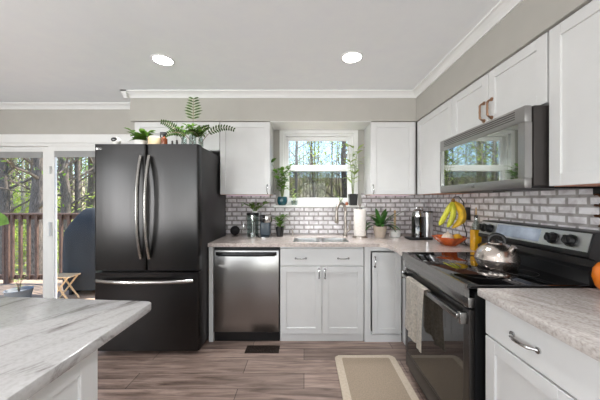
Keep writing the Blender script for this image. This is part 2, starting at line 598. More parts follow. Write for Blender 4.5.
# sliding glass door: casing, frame and two glazed panels
w = MB()
w.box(DX0 - .1, DX1 + .09, YB - .018, YB, DZ1, DZ1 + .10, .004)
w.box(DX0 - .1, DX0, YB - .018, YB, 0, DZ1)
w.box(DX1, DX1 + .09, YB - .018, YB, 0, DZ1)
struct(w.build('trim_2', 'trim', smooth=0))
d = MB()
d.box(DX0, DX1, YB, YB + .12, DZ1 - .03, DZ1)
d.box(DX0, DX0 + .04, YB, YB + .12, 0, DZ1)
d.box(DX1 - .04, DX1, YB, YB + .12, 0, DZ1)
d.box(DX0, DX1, YB, YB + .12, 0, .03)
door = struct(d.build('door_1', 'trim', smooth=0))
def glazed_panel(x0, x1, y, st):
    p = MB()
    z0, z1 = .03, DZ1 - .03
    p.box(x0, x0 + st, y, y + .035, z0, z1, .003)
    p.box(x1 - st, x1, y, y + .035, z0, z1, .003)
    p.box(x0 + st, x1 - st, y, y + .035, z0, z0 + .1)
    p.box(x0 + st, x1 - st, y, y + .035, z1 - .055, z1)
    f = p.build('door_panel', 'trim', door, smooth=0)
    MB().box(x0 + st, x1 - st, y + .014, y + .02, z0 + .1, z1 - .055).build('glass', 'glass', f, smooth=0)
    b = MB()
    for i in range(9):
        b.box(x0 + st + .005, x1 - st - .005, y - .012, y + .012, z1 - .056 - .008 * (i + 1), z1 - .056 - .008 * (i + 1) + .005)
    b.build('blind', 'slat', f, smooth=0)
    return f
glazed_panel(-3.94, -3.03, YB + .070, .095)
pn = glazed_panel(-3.02, -1.97, YB + .022, .08)
h = MB()
h.box(-2.99, -2.97, YB - .012, YB + .022, 1.63, 1.72, .004)
h.box(-2.99, -2.965, YB - .022, YB + .022, .90, 1.06, .006)
h.build('door_handle', 'trim', pn, smooth=0)

# kitchen window: casing, sashes, panes, insect screen, sill
w = MB()
w.box(-.285, -.235, YB - .02, YB + .02, 1.262, 2.133, .003)
w.box(.578, .628, YB - .02, YB + .02, 1.262, 2.133, .003)
w.box(-.235, .578, YB - .02, YB + .02, 2.095, 2.133, .003)
w.box(-.245, -.215, YB + .02, YB + .13, 1.262, 2.135)
w.box(.555, .585, YB + .02, YB + .13, 1.262, 2.135)
w.box(-.215, .555, YB + .02, YB + .13, 2.075, 2.135)
win = struct(w.build('window_1', 'trim', smooth=0))
def sash(x0, x1, z0, z1, y, st, bt, tp):
    p = MB()
    p.box(x0, x0 + st, y, y + .03, z0, z1, .003)
    p.box(x1 - st, x1, y, y + .03, z0, z1, .003)
    p.box(x0 + st, x1 - st, y, y + .03, z0, z0 + bt, .003)
    p.box(x0 + st, x1 - st, y, y + .03, z1 - tp, z1, .003)
    f = p.build('window_sash', 'trim', win, smooth=0)
    MB().box(x0 + st, x1 - st, y + .012, y + .017, z0 + bt, z1 - tp).build('pane', 'glass', f, smooth=0)
    return f
sash(-.215, .555, 1.665, 2.075, YB + .07, .035, .06, .045)
sash(-.215, .555, 1.262, 1.735, YB + .035, .04, .085, .07)
MB().box(-.2, .54, YB + .118, YB + .121, 1.30, 1.70).build('screen', 'screen', win, smooth=0)
MB().box(-.34, .68, YB - .115, YB + .02, 1.238, 1.262, .006).build('window_sill', 'trim', win)
# second, plain windows behind the camera
for nm, bars in (('window_2', [(-3.5, -3.44), (-2.36, -2.3), (-.2, -.14), (.84, .9)]),):
    w = MB()
    for a, b_ in bars:
        w.box(a, b_, YF - .08, YF - .02, .35, 2.35)
    for a, b_ in ((-3.5, -2.3), (-.2, .9)):
        w.box(a, b_, YF - .08, YF - .02, .35, .41)
        w.box(a, b_, YF - .08, YF - .02, 2.29, 2.35)
    struct(w.build(nm, 'trim', smooth=0))

# ------------------------------------------------------------------ cabinet helpers
def shaker(mb, face, u0, u1, z0, z1, plane, st=.055, t=.02):
    """a shaker front whose outer surface lies on `plane`; face 'S' looks to -Y, 'W' to -X, 'E' to +X"""
    def B(a0, a1, c0, c1, d0, d1, bev=.0015):
        if face == 'S':
            mb.box(a0, a1, plane + d0, plane + d1, c0, c1, bev, 1)
        elif face == 'W':
            mb.box(plane + d0, plane + d1, a0, a1, c0, c1, bev, 1)
        else:
            mb.box(plane - d0, plane - d1, a0, a1, c0, c1, bev, 1)
    B(u0, u0 + st, z0, z1, 0, t)
    B(u1 - st, u1, z0, z1, 0, t)
    B(u0 + st, u1 - st, z0, z0 + st, 0, t)
    B(u0 + st, u1 - st, z1 - st, z1, 0, t)
    B(u0 + st, u1 - st, z0 + st, z1 - st, .009, t, 0)

def pull(mb, face, u, z, plane, vertical=True, L=.085, r=.005, out=.028, pw=3.2):
    """a bow pull with ferrules centred on (u, z)"""
    def P(a, zz, dd):
        return (a, plane - dd, zz) if face == 'S' else (plane - dd, a, zz)
    pts, rad = [], []
    for i in range(13):
        t = -1 + 2 * i / 12
        s_ = t * L / 2
        dd = out * (1 - abs(t) ** pw)
        pts.append(P(u, z + s_, dd) if vertical else P(u + s_, z, dd))
        rad.append(r * (1.25 if i in (0, 12, 2, 10) else (.85 if i in (1, 11) else (1.15 if i == 6 else 1))))
    mb.tube(pts, rad, 8)
    for sgn in (-1, 1):
        a, b = (P(u, z + sgn * L / 2, 0), P(u, z + sgn * L / 2, .006)) if vertical else (P(u + sgn * L / 2, z, 0), P(u + sgn * L / 2, z, .006))
        mb.tube([a, b], r * 1.9, 10)
    return mb

YC, XC = 2.416, .81           # front planes of the base cabinets (back run, right run)
YU, XU = 2.715, 1.18          # front planes of the wall cabinets

# ---- base run on the back wall
w = MB().box(-.885, -.845, YC, YB - .01, 0, CT - .034, .002)
tag(w.build('cabinet_end_panel', 'cab', smooth=0), 'narrow white end panel standing between the refrigerator and the dishwasher', 'panel')

dw = thing('dishwasher', (-.534, 2.7, 0), 'stainless steel dishwasher under the worktop between white end panel and sink cabinet', 'dishwasher')
MB().box(-.840, -.228, YC + .03, YB - .03, .0, CT - .036).build('body', 'black', dw, smooth=0)
b = MB().box(-.836, -.232, YC - .006, YC + .03, .093, .853, .006)
b.build('door', 'steel', dw)
MB().box(-.836, -.232, YC + .012, YC + .03, .856, .883).build('control_strip', 'black', dw, smooth=0)
MB().box(-.836, -.232, YC + .02, YC + .03, .0, .088).build('kick_plate', 'black', dw, smooth=0)
hb = MB()
pts = [(-.812 + .556 * i / 16, YC - .010 - .046 * (1 - abs(-1 + i / 8) ** 4), .822) for i in range(17)]
hb.tube(pts, .0145, 10, flat=(1.15, .55))
hb.build('handle', 'black', dw)
MB().box(-.80, -.27, YC - .012, YC - .006, .797, .838, .002).build('handle_recess', 'blackss', dw)

sk = thing('sink_cabinet', (.167, 2.7, 0), 'white shaker sink base cabinet with one wide drawer front over two doors', 'cabinet')
c = MB()
for x in (-.222, .538):
    c.box(x, x + .018, YC + .02, YB - .012, .0, CT - .034)
c.box(-.204, .538, YC + .02, YB - .012, .07, .088)
c.box(-.204, .538, YB - .024, YB - .012, .088, .60)
c.box(-.204, .538, YC + .02, YC + .034, .70, .715)
c.box(-.204, .538, YC + .02, YC + .034, .85, CT - .034)
c.box(-.222, .556, YC + .018, YC + .032, 0, .068)
c.build('body', 'cab', sk, smooth=0)
dr = MB()
dr.box(-.220, .554, YC, YC + .02, .709, .868, .002, 1)
o = dr.build('drawer', 'cab', sk, smooth=0)
for x in (-.03, .365):
    pull(MB(), 'S', x, .778, YC, False, .095).build('handle', 'chrome', o)
for x0, x1, hx in ((-.220, .165, .139), (.169, .554, .195)):
    dm = MB()
    shaker(dm, 'S', x0, x1, .076, .703, YC)
    o = dm.build('door', 'cab', sk, smooth=0)
    pull(MB(), 'S', hx, .636, YC).build('handle', 'chrome', o)

ck = thing('corner_cabinet', (.73, 2.7, 0), 'white base cabinet with one narrow door, in the corner beside the range', 'cabinet')
c = MB()
c.box(.562, .618, YC, YC + .03, .0, CT - .034)
c.box(.618, .905, YC, YC + .03, .846, CT - .034)
c.box(.618, .905, YC, YC + .03, .0, .070)
c.box(.562, .58, YC + .03, YB - .012, 0, CT - .034)
c.box(.58, XR - .012, YB - .024, YB - .012, 0, CT - .034)
c.box(.92, .94, 1.99, YC + .03, 0, CT - .034)
c.box(.94, XR - .012, 1.99, 2.005, 0, CT - .034)
c.box(.58, XR - .012, YC + .03, YB - .024, .07, .088)
c.build('body', 'cab', ck, smooth=0)
dm = MB()
shaker(dm, 'S', .634, .902, .078, .833, YC - .004, .05)
o = dm.build('door', 'cab', ck, smooth=0)
pull(MB(), 'S', .657, .745, YC - .004).build('handle', 'chrome', o)

# worktop of the back run with the sink cut-out, wrapping the corner up to the range
SX0, SX1, SY0, SY1 = -.105, .435, 2.475, 2.775
YE = 2.39
w = MB()
w.box(-.885, SX0, YE, YB - .011, CT - .033, CT)
w.box(SX1, XR - .011, YE, YB - .011, CT - .033, CT)
w.box(SX0, SX1, YE, SY0, CT - .033, CT)
w.box(SX0, SX1, SY1, YB - .011, CT - .033, CT)
w.box(.755, XR - .011, 1.985, YE, CT - .033, CT)
w.prism([(.70, YE), (.755, YE - .055), (.755, YE)], 'z', CT - .033, CT)
tag(w.build('countertop', 'quartz', smooth=0), 'pinkish beige stone worktop around the sink, running along the back wall into the corner', 'countertop')

# sink
s = thing('kitchen_sink', (.165, 2.625, .70), 'stainless steel double bowl sink set into the beige worktop under the window', 'sink')
def bowl(x0, x1, y0, y1, z0, z1):
    m = MB()
    n, r = 6, .05
    def ring(ins, z):
        out = []
        for cx, cy, a in ((x1 - r, y1 - r, 0), (x0 + r, y1 - r, PI / 2), (x0 + r, y0 + r, PI), (x1 - r, y0 + r, 1.5 * PI)):
            for i in range(n + 1):
                t = a + PI / 2 * i / n
                out.append(m.bm.verts.new((cx + (r - ins) * math.cos(t), cy + (r - ins) * math.sin(t), z)))
        return out
    rs = [ring(-.012, z1), ring(0, z1), ring(.006, z0 + .03), ring(.03, z0)]
    k = len(rs[0])
    for a, b_ in zip(rs, rs[1:]):
        for i in range(k):
            m.bm.faces.new((a[i], a[(i + 1) % k], b_[(i + 1) % k], b_[i]))
    m.bm.faces.new(rs[-1])
    return m
bowl(SX0 + .002, .155, SY0 + .002, SY1 - .002, .72, CT - .006).build('bowl', 'sinksteel', s)
bowl(.175, SX1 - .002, SY0 + .002, SY1 - .002, .72, CT - .006).build('bowl', 'sinksteel', s)
for x in (.03, .30):
    MB().lathe([(0, .003), (.03, .003), (.042, 0)], (x, 2.62, .7215), 20).build('drain', 'chrome', s)

# faucet
f = thing('faucet', (.455, 2.87, CT), 'brushed nickel gooseneck faucet behind the sink', 'faucet')
m = MB()
m.lathe([(.0, 0), (.029, 0), (.029, .006), (.022, .018), (.017, .05), (.0165, .09)], (.455, 2.87, CT), 20)
top = [Vector((.455, 2.87, CT + .05)), Vector((.458, 2.87, CT + .12)), Vector((.452, 2.868, CT + .22))]
ax = Vector((-.62, -.78, 0)).normalized()
cc = Vector((.452, 2.868, CT + .27)) + ax * .082
top += arc(cc, .094, PI, PI * .02, 12, ax, (0, 0, 1))
e = top[-1]
top += [e + Vector((0, 0, -.03))]
m.tube(top, .0155, 12)
m.build('spout', 'nickel', f)
m = MB()
m.tube([e + Vector((0, 0, -.02)), e + Vector((0, 0, -.05)), e + Vector((0, 0, -.105)), e + Vector((0, 0, -.12))], [.018, .021, .0235, .019], 14)
m.build('spray_head', 'nickel', f)
m = MB()
m.tube([(.455, 2.87, CT + .05), (.485, 2.865, CT + .058), (.505, 2.862, CT + .075), (.497, 2.86, CT + .11), (.507, 2.857, CT + .15), (.512, 2.856, CT + .175)], [.015, .015, .014, .012, .011, .009], 10)
m.build('handle', 'nickel', f)

sp = thing('soap_dispenser', (-.125, 2.88, CT), 'small brushed metal soap pump on the worktop at the left corner of the sink', 'soap dispenser')
m = MB()
m.lathe([(0, 0), (.02, 0), (.02, .008), (.011, .014), (.010, .045), (0, .046)], (-.125, 2.88, CT), 16)
m.build('body', 'nickel', sp)
m = MB()
m.tube([(-.125, 2.88, CT + .045), (-.125, 2.88, CT + .066), (-.127, 2.862, CT + .071), (-.13, 2.83, CT + .063)], [.006, .006, .006, .005], 8)
m.build('spout', 'nickel', sp)

# ---- right run: base cabinets near the camera and their worktop
nb = thing('drawer_cabinet', (1.14, .76, 0), 'white shaker base cabinet with chrome drawer pull, right of the range', 'cabinet')
MB().box(XC + .02, XR - .012, .35, 1.163, .0, CT - .034).build('body', 'cab', nb, smooth=0)
o = MB().box(XC, XC + .02, .352, 1.161, .724, .876, .002, 1).build('drawer', 'cab', nb, smooth=0)
for y in (.953, .56):
    pull(MB(), 'W', y, .797, XC, False, .11, .006, .03).build('handle', 'chrome', o)
for y0, y1, hy in ((.776, 1.161, .822), (.352, .772, .726)):
    dm = MB()
    shaker(dm, 'W', y0, y1, .08, .716, XC)
    o = dm.build('door', 'cab', nb, smooth=0)
    pull(MB(), 'W', hy, .615, XC, True, .11, .006, .03).build('handle', 'chrome', o)
tag(MB().box(.78, XR - .011, .32, 1.172, CT - .034, CT, .004, 2).build('countertop', 'granite'), 'streaky brown grey stone worktop on the white drawer cabinet nearest the camera', 'countertop')

# ---- wall cabinets
GW = 'white shaker wall cabinets'
def wall_cab(name, label, face, u0, u1, z0, z1, splits, pulls, pmat='chrome', pL=.085):
    if face == 'S':
        r = thing(name, ((u0 + u1) / 2, 2.88, z0), label, 'cabinet', GW)
        c = MB().box(u0, u1, YU + .021, YB - .011, z0 + .004, z1)
        un = MB().box(u0 + .004, u1 - .004, YU + .025, YB - .012, z0, z0 + .004)
    else:
        r = thing(name, (1.33, (u0 + u1) / 2, z0), label, 'cabinet', GW)
        c = MB().box(XU + .021, XR - .011, u0, u1, z0 + .004, z1)
        un = MB().box(XU + .025, XR - .012, u0 + .004, u1 - .004, z0, z0 + .004)
    c.build('body', 'cab', r, smooth=0)
    un.build('underside', 'cabin' if z0 < 1.6 else 'cab', r, smooth=0)
    plane = YU if face == 'S' else XU
    for (a, b_), pp in zip(splits, pulls):
        d_ = MB()
        shaker(d_, face, a + .002, b_ - .002, z0 + .002, z1 - .004, plane, .056)
        o_ = d_.build('door', 'cab', r, smooth=0)
        if pp:
            pull(MB(), face, pp[0], pp[1], plane, True, pL, .0065 if pmat == 'rosegold' else .0045, .03, 9 if pmat == 'rosegold' else 3.2).build('handle', pmat, o_)
    return r
ZU = 1.376
wall_cab('wall_cabinet', 'white single door wall cabinet between the refrigerator and the window', 'S', -.877, -.355, ZU, 2.138, [(-.877, -.355)], [(-.383, 1.432)])
wall_cab('wall_cabinet', 'white single door wall cabinet on the back wall right of the window', 'S', .700, 1.176, ZU, 2.138, [(.700, 1.157)], [(.722, 1.432)])
wall_cab('wall_cabinet', 'low white cabinet above the refrigerator, behind the potted plants', 'S', -1.772, -.880, 1.835, 2.138, [(-1.772, -1.328), (-1.328, -.880)], [None, None])
wall_cab('wall_cabinet', 'white wall cabinet between the corner and the microwave', 'W', 2.076, 2.735, ZU, 2.138, [(2.078, 2.713)], [None])
wall_cab('wall_cabinet', 'short white two door cabinet with rose gold pulls above the microwave', 'W', 1.263, 2.074, 1.79, 2.138, [(1.263, 1.667), (1.667, 2.074)], [(1.632, 1.893), (1.702, 1.893)], 'rosegold', .115)
wall_cab('wall_cabinet', 'tall white wall cabinet nearest the camera, right of the microwave', 'W', .62, 1.255, 1.382, 2.138, [(.62, 1.255)], [None])

# under-cabinet strip lights
def strip(name, label, x0, x1, y0, y1, z0, z1):
    t_ = thing(name, ((x0 + x1) / 2, (y0 + y1) / 2, z0), label, 'light', 'strip lights under the cabinets')
    MB().box(x0, x1, y0, y1, z0 + .002, z1).build('housing', 'white', t_, smooth=0)
    MB().box(x0 + .004, x1 - .004, y0 + .004, y1 - .004, z0, z0 + .002).build('diffuser', 'ledglow', t_, smooth=0)
strip('under_cabinet_light', 'thin violet LED strip under the cabinet beside the refrigerator', -.85, -.38, 2.85, 2.87, ZU - .010, ZU)
strip('under_cabinet_light', 'thin violet LED strip under the corner wall cabinets', .73, 1.15, 2.85, 2.87, ZU - .010, ZU)
tag(MB().box(1.40, 1.466, .64, 1.262, 1.343, 1.381, .003).build('black_bar', 'black'), 'black bar fixed to the tiles under the wall cabinet nearest the camera', 'light bar')  # plain black bar set along the tiles below the near cabinet

# ------------------------------------------------------------------ refrigerator
fr = thing('refrigerator', (-1.335, 2.6, 0), 'black stainless french door refrigerator between the sliding door and the end panel', 'refrigerator')
FX0, FX1, FY, FZ = -1.780, -.891, 2.20, 1.793
MB().box(FX0 + .008, FX1 - .006, FY + .075, 2.985, .03, FZ - .006, .006).build('body', 'fridgeside', fr)
for x in (FX0 + .08, FX1 - .08):
    for y in (FY + .13, 2.9):
        MB().tube([(x, y, 0), (x, y, .035)], .022, 10).build('foot', 'black', fr)
def fdoor(x0, x1, z0, z1, nm):
    p = MB()
    poly = []
    n = 6
    r = .022
    dep = .066
    for i in range(n + 1):
        a = PI + PI / 2 * i / n
        poly.append((x0 + r + r * math.cos(a), FY + r + r * math.sin(a)))
    for i in range(n + 1):
        a = -PI / 2 + PI / 2 * i / n
        poly.append((x1 - r + r * math.cos(a), FY + r + r * math.sin(a)))
    poly += [(x1, FY + dep), (x0, FY + dep)]
    p.prism(poly, 'z', z0, z1)
    return p.build(nm, 'blackss', fr, smooth=50)
ld = fdoor(FX0, -1.3385, .722, FZ, 'door')
rd = fdoor(-1.3345, FX1, .722, FZ, 'door')
fd = fdoor(FX0, FX1, .042, .706, 'freezer_drawer')
for par, x in ((ld, -1.372), (rd, -1.301)):
    m = MB()
    z0, z1 = .83, 1.69
    pts = [(x, FY - .012 - .055 * (1 - abs(-1 + i / 8) ** 2.6), z0 + (z1 - z0) * i / 16) for i in range(17)]
    m.tube(pts, .0195, 12, flat=(.7, 1.05))
    for z in (z0 + .015, z1 - .015):
        m.tube([(x, FY + .003, z), (x, FY - .02, z)], .014, 10)
    m.build('handle', 'handlesteel', par)
m = MB()
x0, x1 = FX0 + .035, FX1 - .045
pts = [(x0 + (x1 - x0) * i / 20, FY - .012 - .052 * (1 - abs(-1 + i / 10) ** 3), .640) for i in range(21)]
m.tube(pts, .0155, 12)
for x in (x0 + .012, x1 - .012):
    m.tube([(x, FY + .003, .640), (x, FY - .02, .640)], .014, 10)
m.build('handle', 'handlesteel', fd)

def text_mesh(s_, size, loc, rot, m, parent, name='lettering'):
    cu = bpy.data.curves.new(name, 'FONT')
    cu.body = s_
    cu.size = size
    cu.extrude = .0006
    cu.align_x = 'CENTER'
    cu.align_y = 'CENTER'
    tmp = bpy.data.objects.new(name, cu)
    me = bpy.data.meshes.new_from_object(tmp)
    bpy.data.objects.remove(tmp)
    bpy.data.curves.remove(cu)
    me.materials.clear()
    me.materials.append(M[m])
    me.name = name
    o_ = bpy.data.objects.new(name, me)
    COL.objects.link(o_)
    o_.location = Vector(loc) - ORG[parent.name]
    o_.rotation_euler = rot
    o_.parent = parent
    return o_
text_mesh('LG', .024, (-1.728, FY - .0008, 1.752), (PI / 2, 0, 0), 'handlesteel', ld)
m = MB()
m.tube([(-1.752, FY + .001, 1.752), (-1.752, FY - .001, 1.752)], .010, 18)
m.build('emblem', 'handlesteel', ld)

# ------------------------------------------------------------------ microwave
mw = thing('microwave', (1.3, 1.667, 1.376), 'stainless over-the-range microwave with a dark window, under the short cabinet', 'microwave')
MY0, MY1, MZ0, MZ1, MX = 1.272, 2.066, 1.376, 1.782, 1.08
MB().box(MX + .045, XR - .012, MY0, MY1, MZ0 + .012, MZ1, .004).build('body', 'undermw', mw)
m = MB()
m.box(MX, MX + .036, MY0, MY1, MZ1 - .082, MZ1, .004)
m.box(MX, MX + .036, MY0, MY1, MZ0, MZ0 + .05, .004)
m.box(MX, MX + .036, MY0, MY0 + .04, MZ0 + .05, MZ1 - .082, 0)
m.box(MX, MX + .036, MY1 - .02, MY1, MZ0 + .05, MZ1 - .082, 0)
md = m.build('door', 'steel', mw)
MB().box(MX + .004, MX + .03, MY0 + .04, MY1 - .02, MZ0 + .05, MZ1 - .082).build('window', mat('mirror_glass', (176, 180, 176), .03, .95), md, smooth=0)
m = MB()
for i in range(4):
    m.box(MX - .001, MX + .003, MY0 + .06, MY1 - .06, MZ1 - .018 - .012 * i, MZ1 - .014 - .012 * i)
m.build('vent', 'undermw', md, smooth=0)
m = MB()
m.box(MX + .01, XR - .02, MY0 + .004, MY1 - .004, MZ0 - .002, MZ0 + .012)
for i in range(2):
    y = MY0 + .12 + i * .34
    m.box(MX + .09, MX + .26, y, y + .22, MZ0 - .006, MZ0 - .002)
m.build('underside', 'black', mw, smooth=0)
text_mesh('LG', .022, (MX - .0005, 1.66, MZ0 + .026), (PI / 2, 0, -PI / 2), 'undermw', mw)

# ------------------------------------------------------------------ range
rg = thing('range', (1.1, 1.59, 0), 'freestanding electric range with black glass cooktop between the two worktops', 'range')
RY0, RY1, RX = 1.205, 1.972, .785
MB().box(RX + .01, 1.46, RY0 + .004, RY1 - .004, .03, .885).build('body', 'black', rg, smooth=0)
for y in (RY0 + .06, RY1 - .06):
    for x in (RX + .08, 1.40):
        MB().tube([(x, y, 0), (x, y, .032)], .02, 10).build('foot', 'black', rg)
m = MB().box(.752, 1.33, RY0, RY1, .905, .924, .004)
ctp = m.build('cooktop', 'blackgloss', rg)
for cx, cy, r_ in ((.93, 1.40, .10), (.93, 1.78, .08), (1.18, 1.42, .08), (1.18, 1.76, .10)):
    MB().lathe([(r_ - .002, 0), (r_ - .002, .0004), (r_, .0004), (r_, 0)], (cx, cy, .924), 40).build('burner_ring', 'undermw', ctp)
# stainless lip and front strip
MB().prism([(.746, .926), (.758, .926), (.758, .903), (.766, .900), (.766, .862), (.748, .868), (.743, .890)], 'y', RY0, RY1).build('front_lip', 'rangesteel', rg, smooth=0)
MB().box(.762, RX + .01, RY0 + .003, RY1 - .003, .815, .862, .003).build('control_strip', 'rangesteel', rg)
m = MB()
dz0, dz1 = .186, .806
m.box(RX - .018, RX + .01, RY0 + .003, RY0 + .05, dz0, dz1, .003)
m.box(RX - .018, RX + .01, RY1 - .05, RY1 - .003, dz0, dz1, .003)
m.box(RX - .018, RX + .01, RY0 + .05, RY1 - .05, dz1 - .09, dz1, .003)
m.box(RX - .018, RX + .01, RY0 + .05, RY1 - .05, dz0, dz0 + .012, .002)
od = m.build('door', 'doorsteel', rg, smooth=0)
MB().box(RX - .016, RX + .008, RY0 + .05, RY1 - .05, dz0 + .012, dz1 - .09).build('window', 'blackgloss', od, smooth=0)
m = MB()
m.box(.722, .748, RY0 + .03, RY1 - .03, .752, .778, .006)
for y in (RY0 + .012, RY1 - .034):
    m.box(.730, RX - .016, y, y + .022, .735, .790, .004)
m.build('handle', 'rangesteel', od)
dwr = MB().box(RX - .014, RX + .01, RY0 + .003, RY1 - .003, .078, .180, .003).build('drawer', 'undermw', rg)
# back guard
prof = [(1.322, .924), (1.318, .985), (1.346, 1.0), (1.348, 1.035), (1.324, 1.048), (1.322, 1.062), (1.350, 1.160), (1.362, 1.166), (1.462, 1.166), (1.462, .885), (1.33, .885)]
bgd = MB().prism(prof, 'y', RY0, RY1).build('backguard', 'black', rg, smooth=0)
def on_panel(t, y, off=0.0):
    """a point on the sloping control face, t from bottom to top"""
    a, b_ = Vector((1.322, y, 1.062)), Vector((1.350, y, 1.160))
    n = Vector((-(b_.z - a.z), 0, b_.x - a.x)).normalized()
    return a + (b_ - a) * t + n * off
def slab(mb, t0, t1, y0, y1, th):
    v = []
    for y in (y0, y1):
        for t, o_ in ((t0, 0), (t1, 0), (t1, th), (t0, th)):
            v.append(mb.bm.verts.new(on_panel(t, y, o_)))
    for q in ((0, 1, 2, 3), (7, 6, 5, 4), (0, 4, 5, 1), (1, 5, 6, 2), (2, 6, 7, 3), (3, 7, 4, 0)):
        mb.bm.faces.new([v[i] for i in q])
m = MB()
slab(m, .10, .98, RY0 + .01, RY1 - .006, .003)
cpn = m.build('control_panel', 'panelsteel', bgd, smooth=0)
m = MB()
slab(m, .2, .9, 1.47, 1.80, .004)
m.build('display', 'display', bgd, smooth=0)
for y in (1.925, 1.862, 1.392, 1.297):
    m = MB()
    c0, c1, c2 = on_panel(.52, y, .003), on_panel(.52, y, .012), on_panel(.52, y, .034)
    m.tube([c0, c1], .031, 22)
    m.tube([c1, c2], [.026, .022], 22)
    n = (c2 - c1).normalized()
    t_ = Vector((0, 1, 0)) * .5 + (on_panel(1, y) - on_panel(0, y)).normalized() * .86
    e0, e1 = c2 - t_ * .022, c2 + t_ * .022
    m.tube([e0, e1], .007, 8)
    m.build('knob', 'black', bgd)

# tea towel over the oven handle
m = MB()
NY, NZ = 26, 30
rows = []
for i in range(NZ + 1):
    t = i / NZ
    row = []
    for j in range(NY + 1):
        s_ = j / NY
        y = 1.545 + .275 * s_
        ripple = .008 * math.sin(s_ * 13) + .004 * math.sin(s_ * 29 + 1)
        if t < .12:                       # short tail behind the bar
            a = t / .12
            x, z = .756, .745 + .035 * a
        elif t < .2:                      # over the bar
            a = (t - .12) / .08
            x, z = .756 - .042 * a, .780 + .005 * math.sin(PI * a)
        else:
            a = (t - .2) / .8
            x, z = .714 - .012 * a - ripple * (.3 + a), .780 - a * (.372 - .03 * s_ + .012 * math.sin(s_ * 3.1))
            y = y + (.012 * math.sin(a * 3)) * (1 - 2 * s_)
        row.append(m.bm.verts.new((x, y, z)))
    rows.append(row)
for a, b_ in zip(rows, rows[1:]):
    for j in range(NY):
        m.bm.faces.new((a[j], a[j + 1], b_[j + 1], b_[j]))
r_ = bmesh.ops.solidify(m.bm, geom=m.bm.faces[:], thickness=.004)
tag(m.build('tea_towel', 'towel', smooth=60), 'speckled beige tea towel hanging over the oven door handle', 'towel')

# kettle
kt = thing('kettle', (1.137, 1.535, .9245), 'round stainless steel kettle with black loop handle on the cooktop', 'kettle')
KC = (1.137, 1.535, .9245)
m = MB()
m.lathe([(0, 0), (.088, 0), (.095, .006), (.1, .014), (.109, .034), (.112, .045), (.113, .05), (.110, .056), (.107, .072), (.096, .098), (.076, .120), (.05, .136), (.044, .138)], KC, 40)
m.build('body', 'kettlesteel', kt)
m = MB()
m.lathe([(.046, .137), (.042, .144), (.02, .151), (.0, .153)], KC, 28)
m.build('lid', 'kettlesteel', kt)
m = MB()
m.ball((KC[0], KC[1], KC[2] + .160), .011)
m.build('lid_knob', 'black', kt)
m = MB()
ds = Vector((.35, -.94, 0)).normalized()
ang = math.radians(-30)
du = Vector((math.cos(ang), math.sin(ang), 0))
m.tube([Vector(KC) + ds * .07 + Vector((0, 0, .095)), Vector(KC) + ds * .088 + Vector((0, 0, .123)), Vector(KC) + ds * .094 + Vector((0, 0, .132))], [.021, .016, .0155], 16)
m.build('spout', 'kettlesteel', kt)
m = MB()
ctr = Vector(KC) + Vector((0, 0, .150))
m.tube(arc(ctr, .039, math.radians(-18), math.radians(198), 20, du, (0, 0, 1)), [.009] + [.0115] * 19 + [.009], 12)
m.build('handle', 'black', kt)

# ------------------------------------------------------------------ island
ik = thing('island_cabinet', (-1.2, .5, 0), 'white island base with a recessed shaker end panel under the marbled worktop', 'cabinet')
MB().box(-1.85, -.642, .2, .783, 0, CT - .034).build('body', 'cab', ik, smooth=0)
m = MB()
shaker(m, 'E', .2, .785, .0, CT - .034, -.622, .06)
m.build('end_panel', 'cab', ik, smooth=0)
m = MB()
pts = [(-1.95, .15), (-.592, .15), (-.590, 1.0), (-.594, 1.012), (-.606, 1.020), (-.62, 1.024), (-1.95, 1.126)]
m.prism(pts, 'z', CT - .034, CT)
es = [e_ for e_ in m.bm.edges if abs(e_.verts[0].co.z - e_.verts[1].co.z) < 1e-5]
bmesh.ops.bevel(m.bm, geom=es, offset=.006, segments=2, profile=.5, affect='EDGES')
tag(m.build('countertop', 'marble', smooth=40), 'white and grey marbled stone worktop of the kitchen island', 'countertop')

# ------------------------------------------------------------------ floor things
m = MB()
def rounded(x0, x1, y0, y1, r, n=6):
    out = []
    for cx, cy, a in ((x1 - r, y1 - r, 0), (x0 + r, y1 - r, PI / 2), (x0 + r, y0 + r, PI), (x1 - r, y0 + r, 1.5 * PI)):
        for i in range(n + 1):
            t = a + PI / 2 * i / n
            out.append((cx + r * math.cos(t), cy + r * math.sin(t)))
    return out
mt = thing('kitchen_mat', (.505, 1.65, 0), 'taupe anti-fatigue mat with paler border on the floor in front of the range', 'mat')
m.prism(rounded(.256, .752, 1.15, 2.185, .035), 'z', 0.0005, .016)
es = [e_ for e_ in m.bm.edges if min(v.co.z for v in e_.verts) > .01]
bmesh.ops.bevel(m.bm, geom=es, offset=.006, segments=2, affect='EDGES')
m.build('border', 'matedge', mt)
MB().prism(rounded(.312, .700, 1.2, 2.145, .012), 'z', .0155, .0175).build('pad', 'mat', mt, smooth=0)

vt = thing('floor_vent', (-.365, 2.3, 0), 'dark bronze floor register in front of the dishwasher', 'floor vent')
m = MB()
m.box(-.513, -.217, 2.237, 2.352, 0.0005, .004)
m.build('frame', 'ventmetal', vt, smooth=0)
m = MB()
for i in range(22):
    x = -.498 + .0125 * i
    m.box(x, x + .005, 2.25, 2.339, .004, .007)
m.build('grille', 'ventmetal', vt, smooth=0)

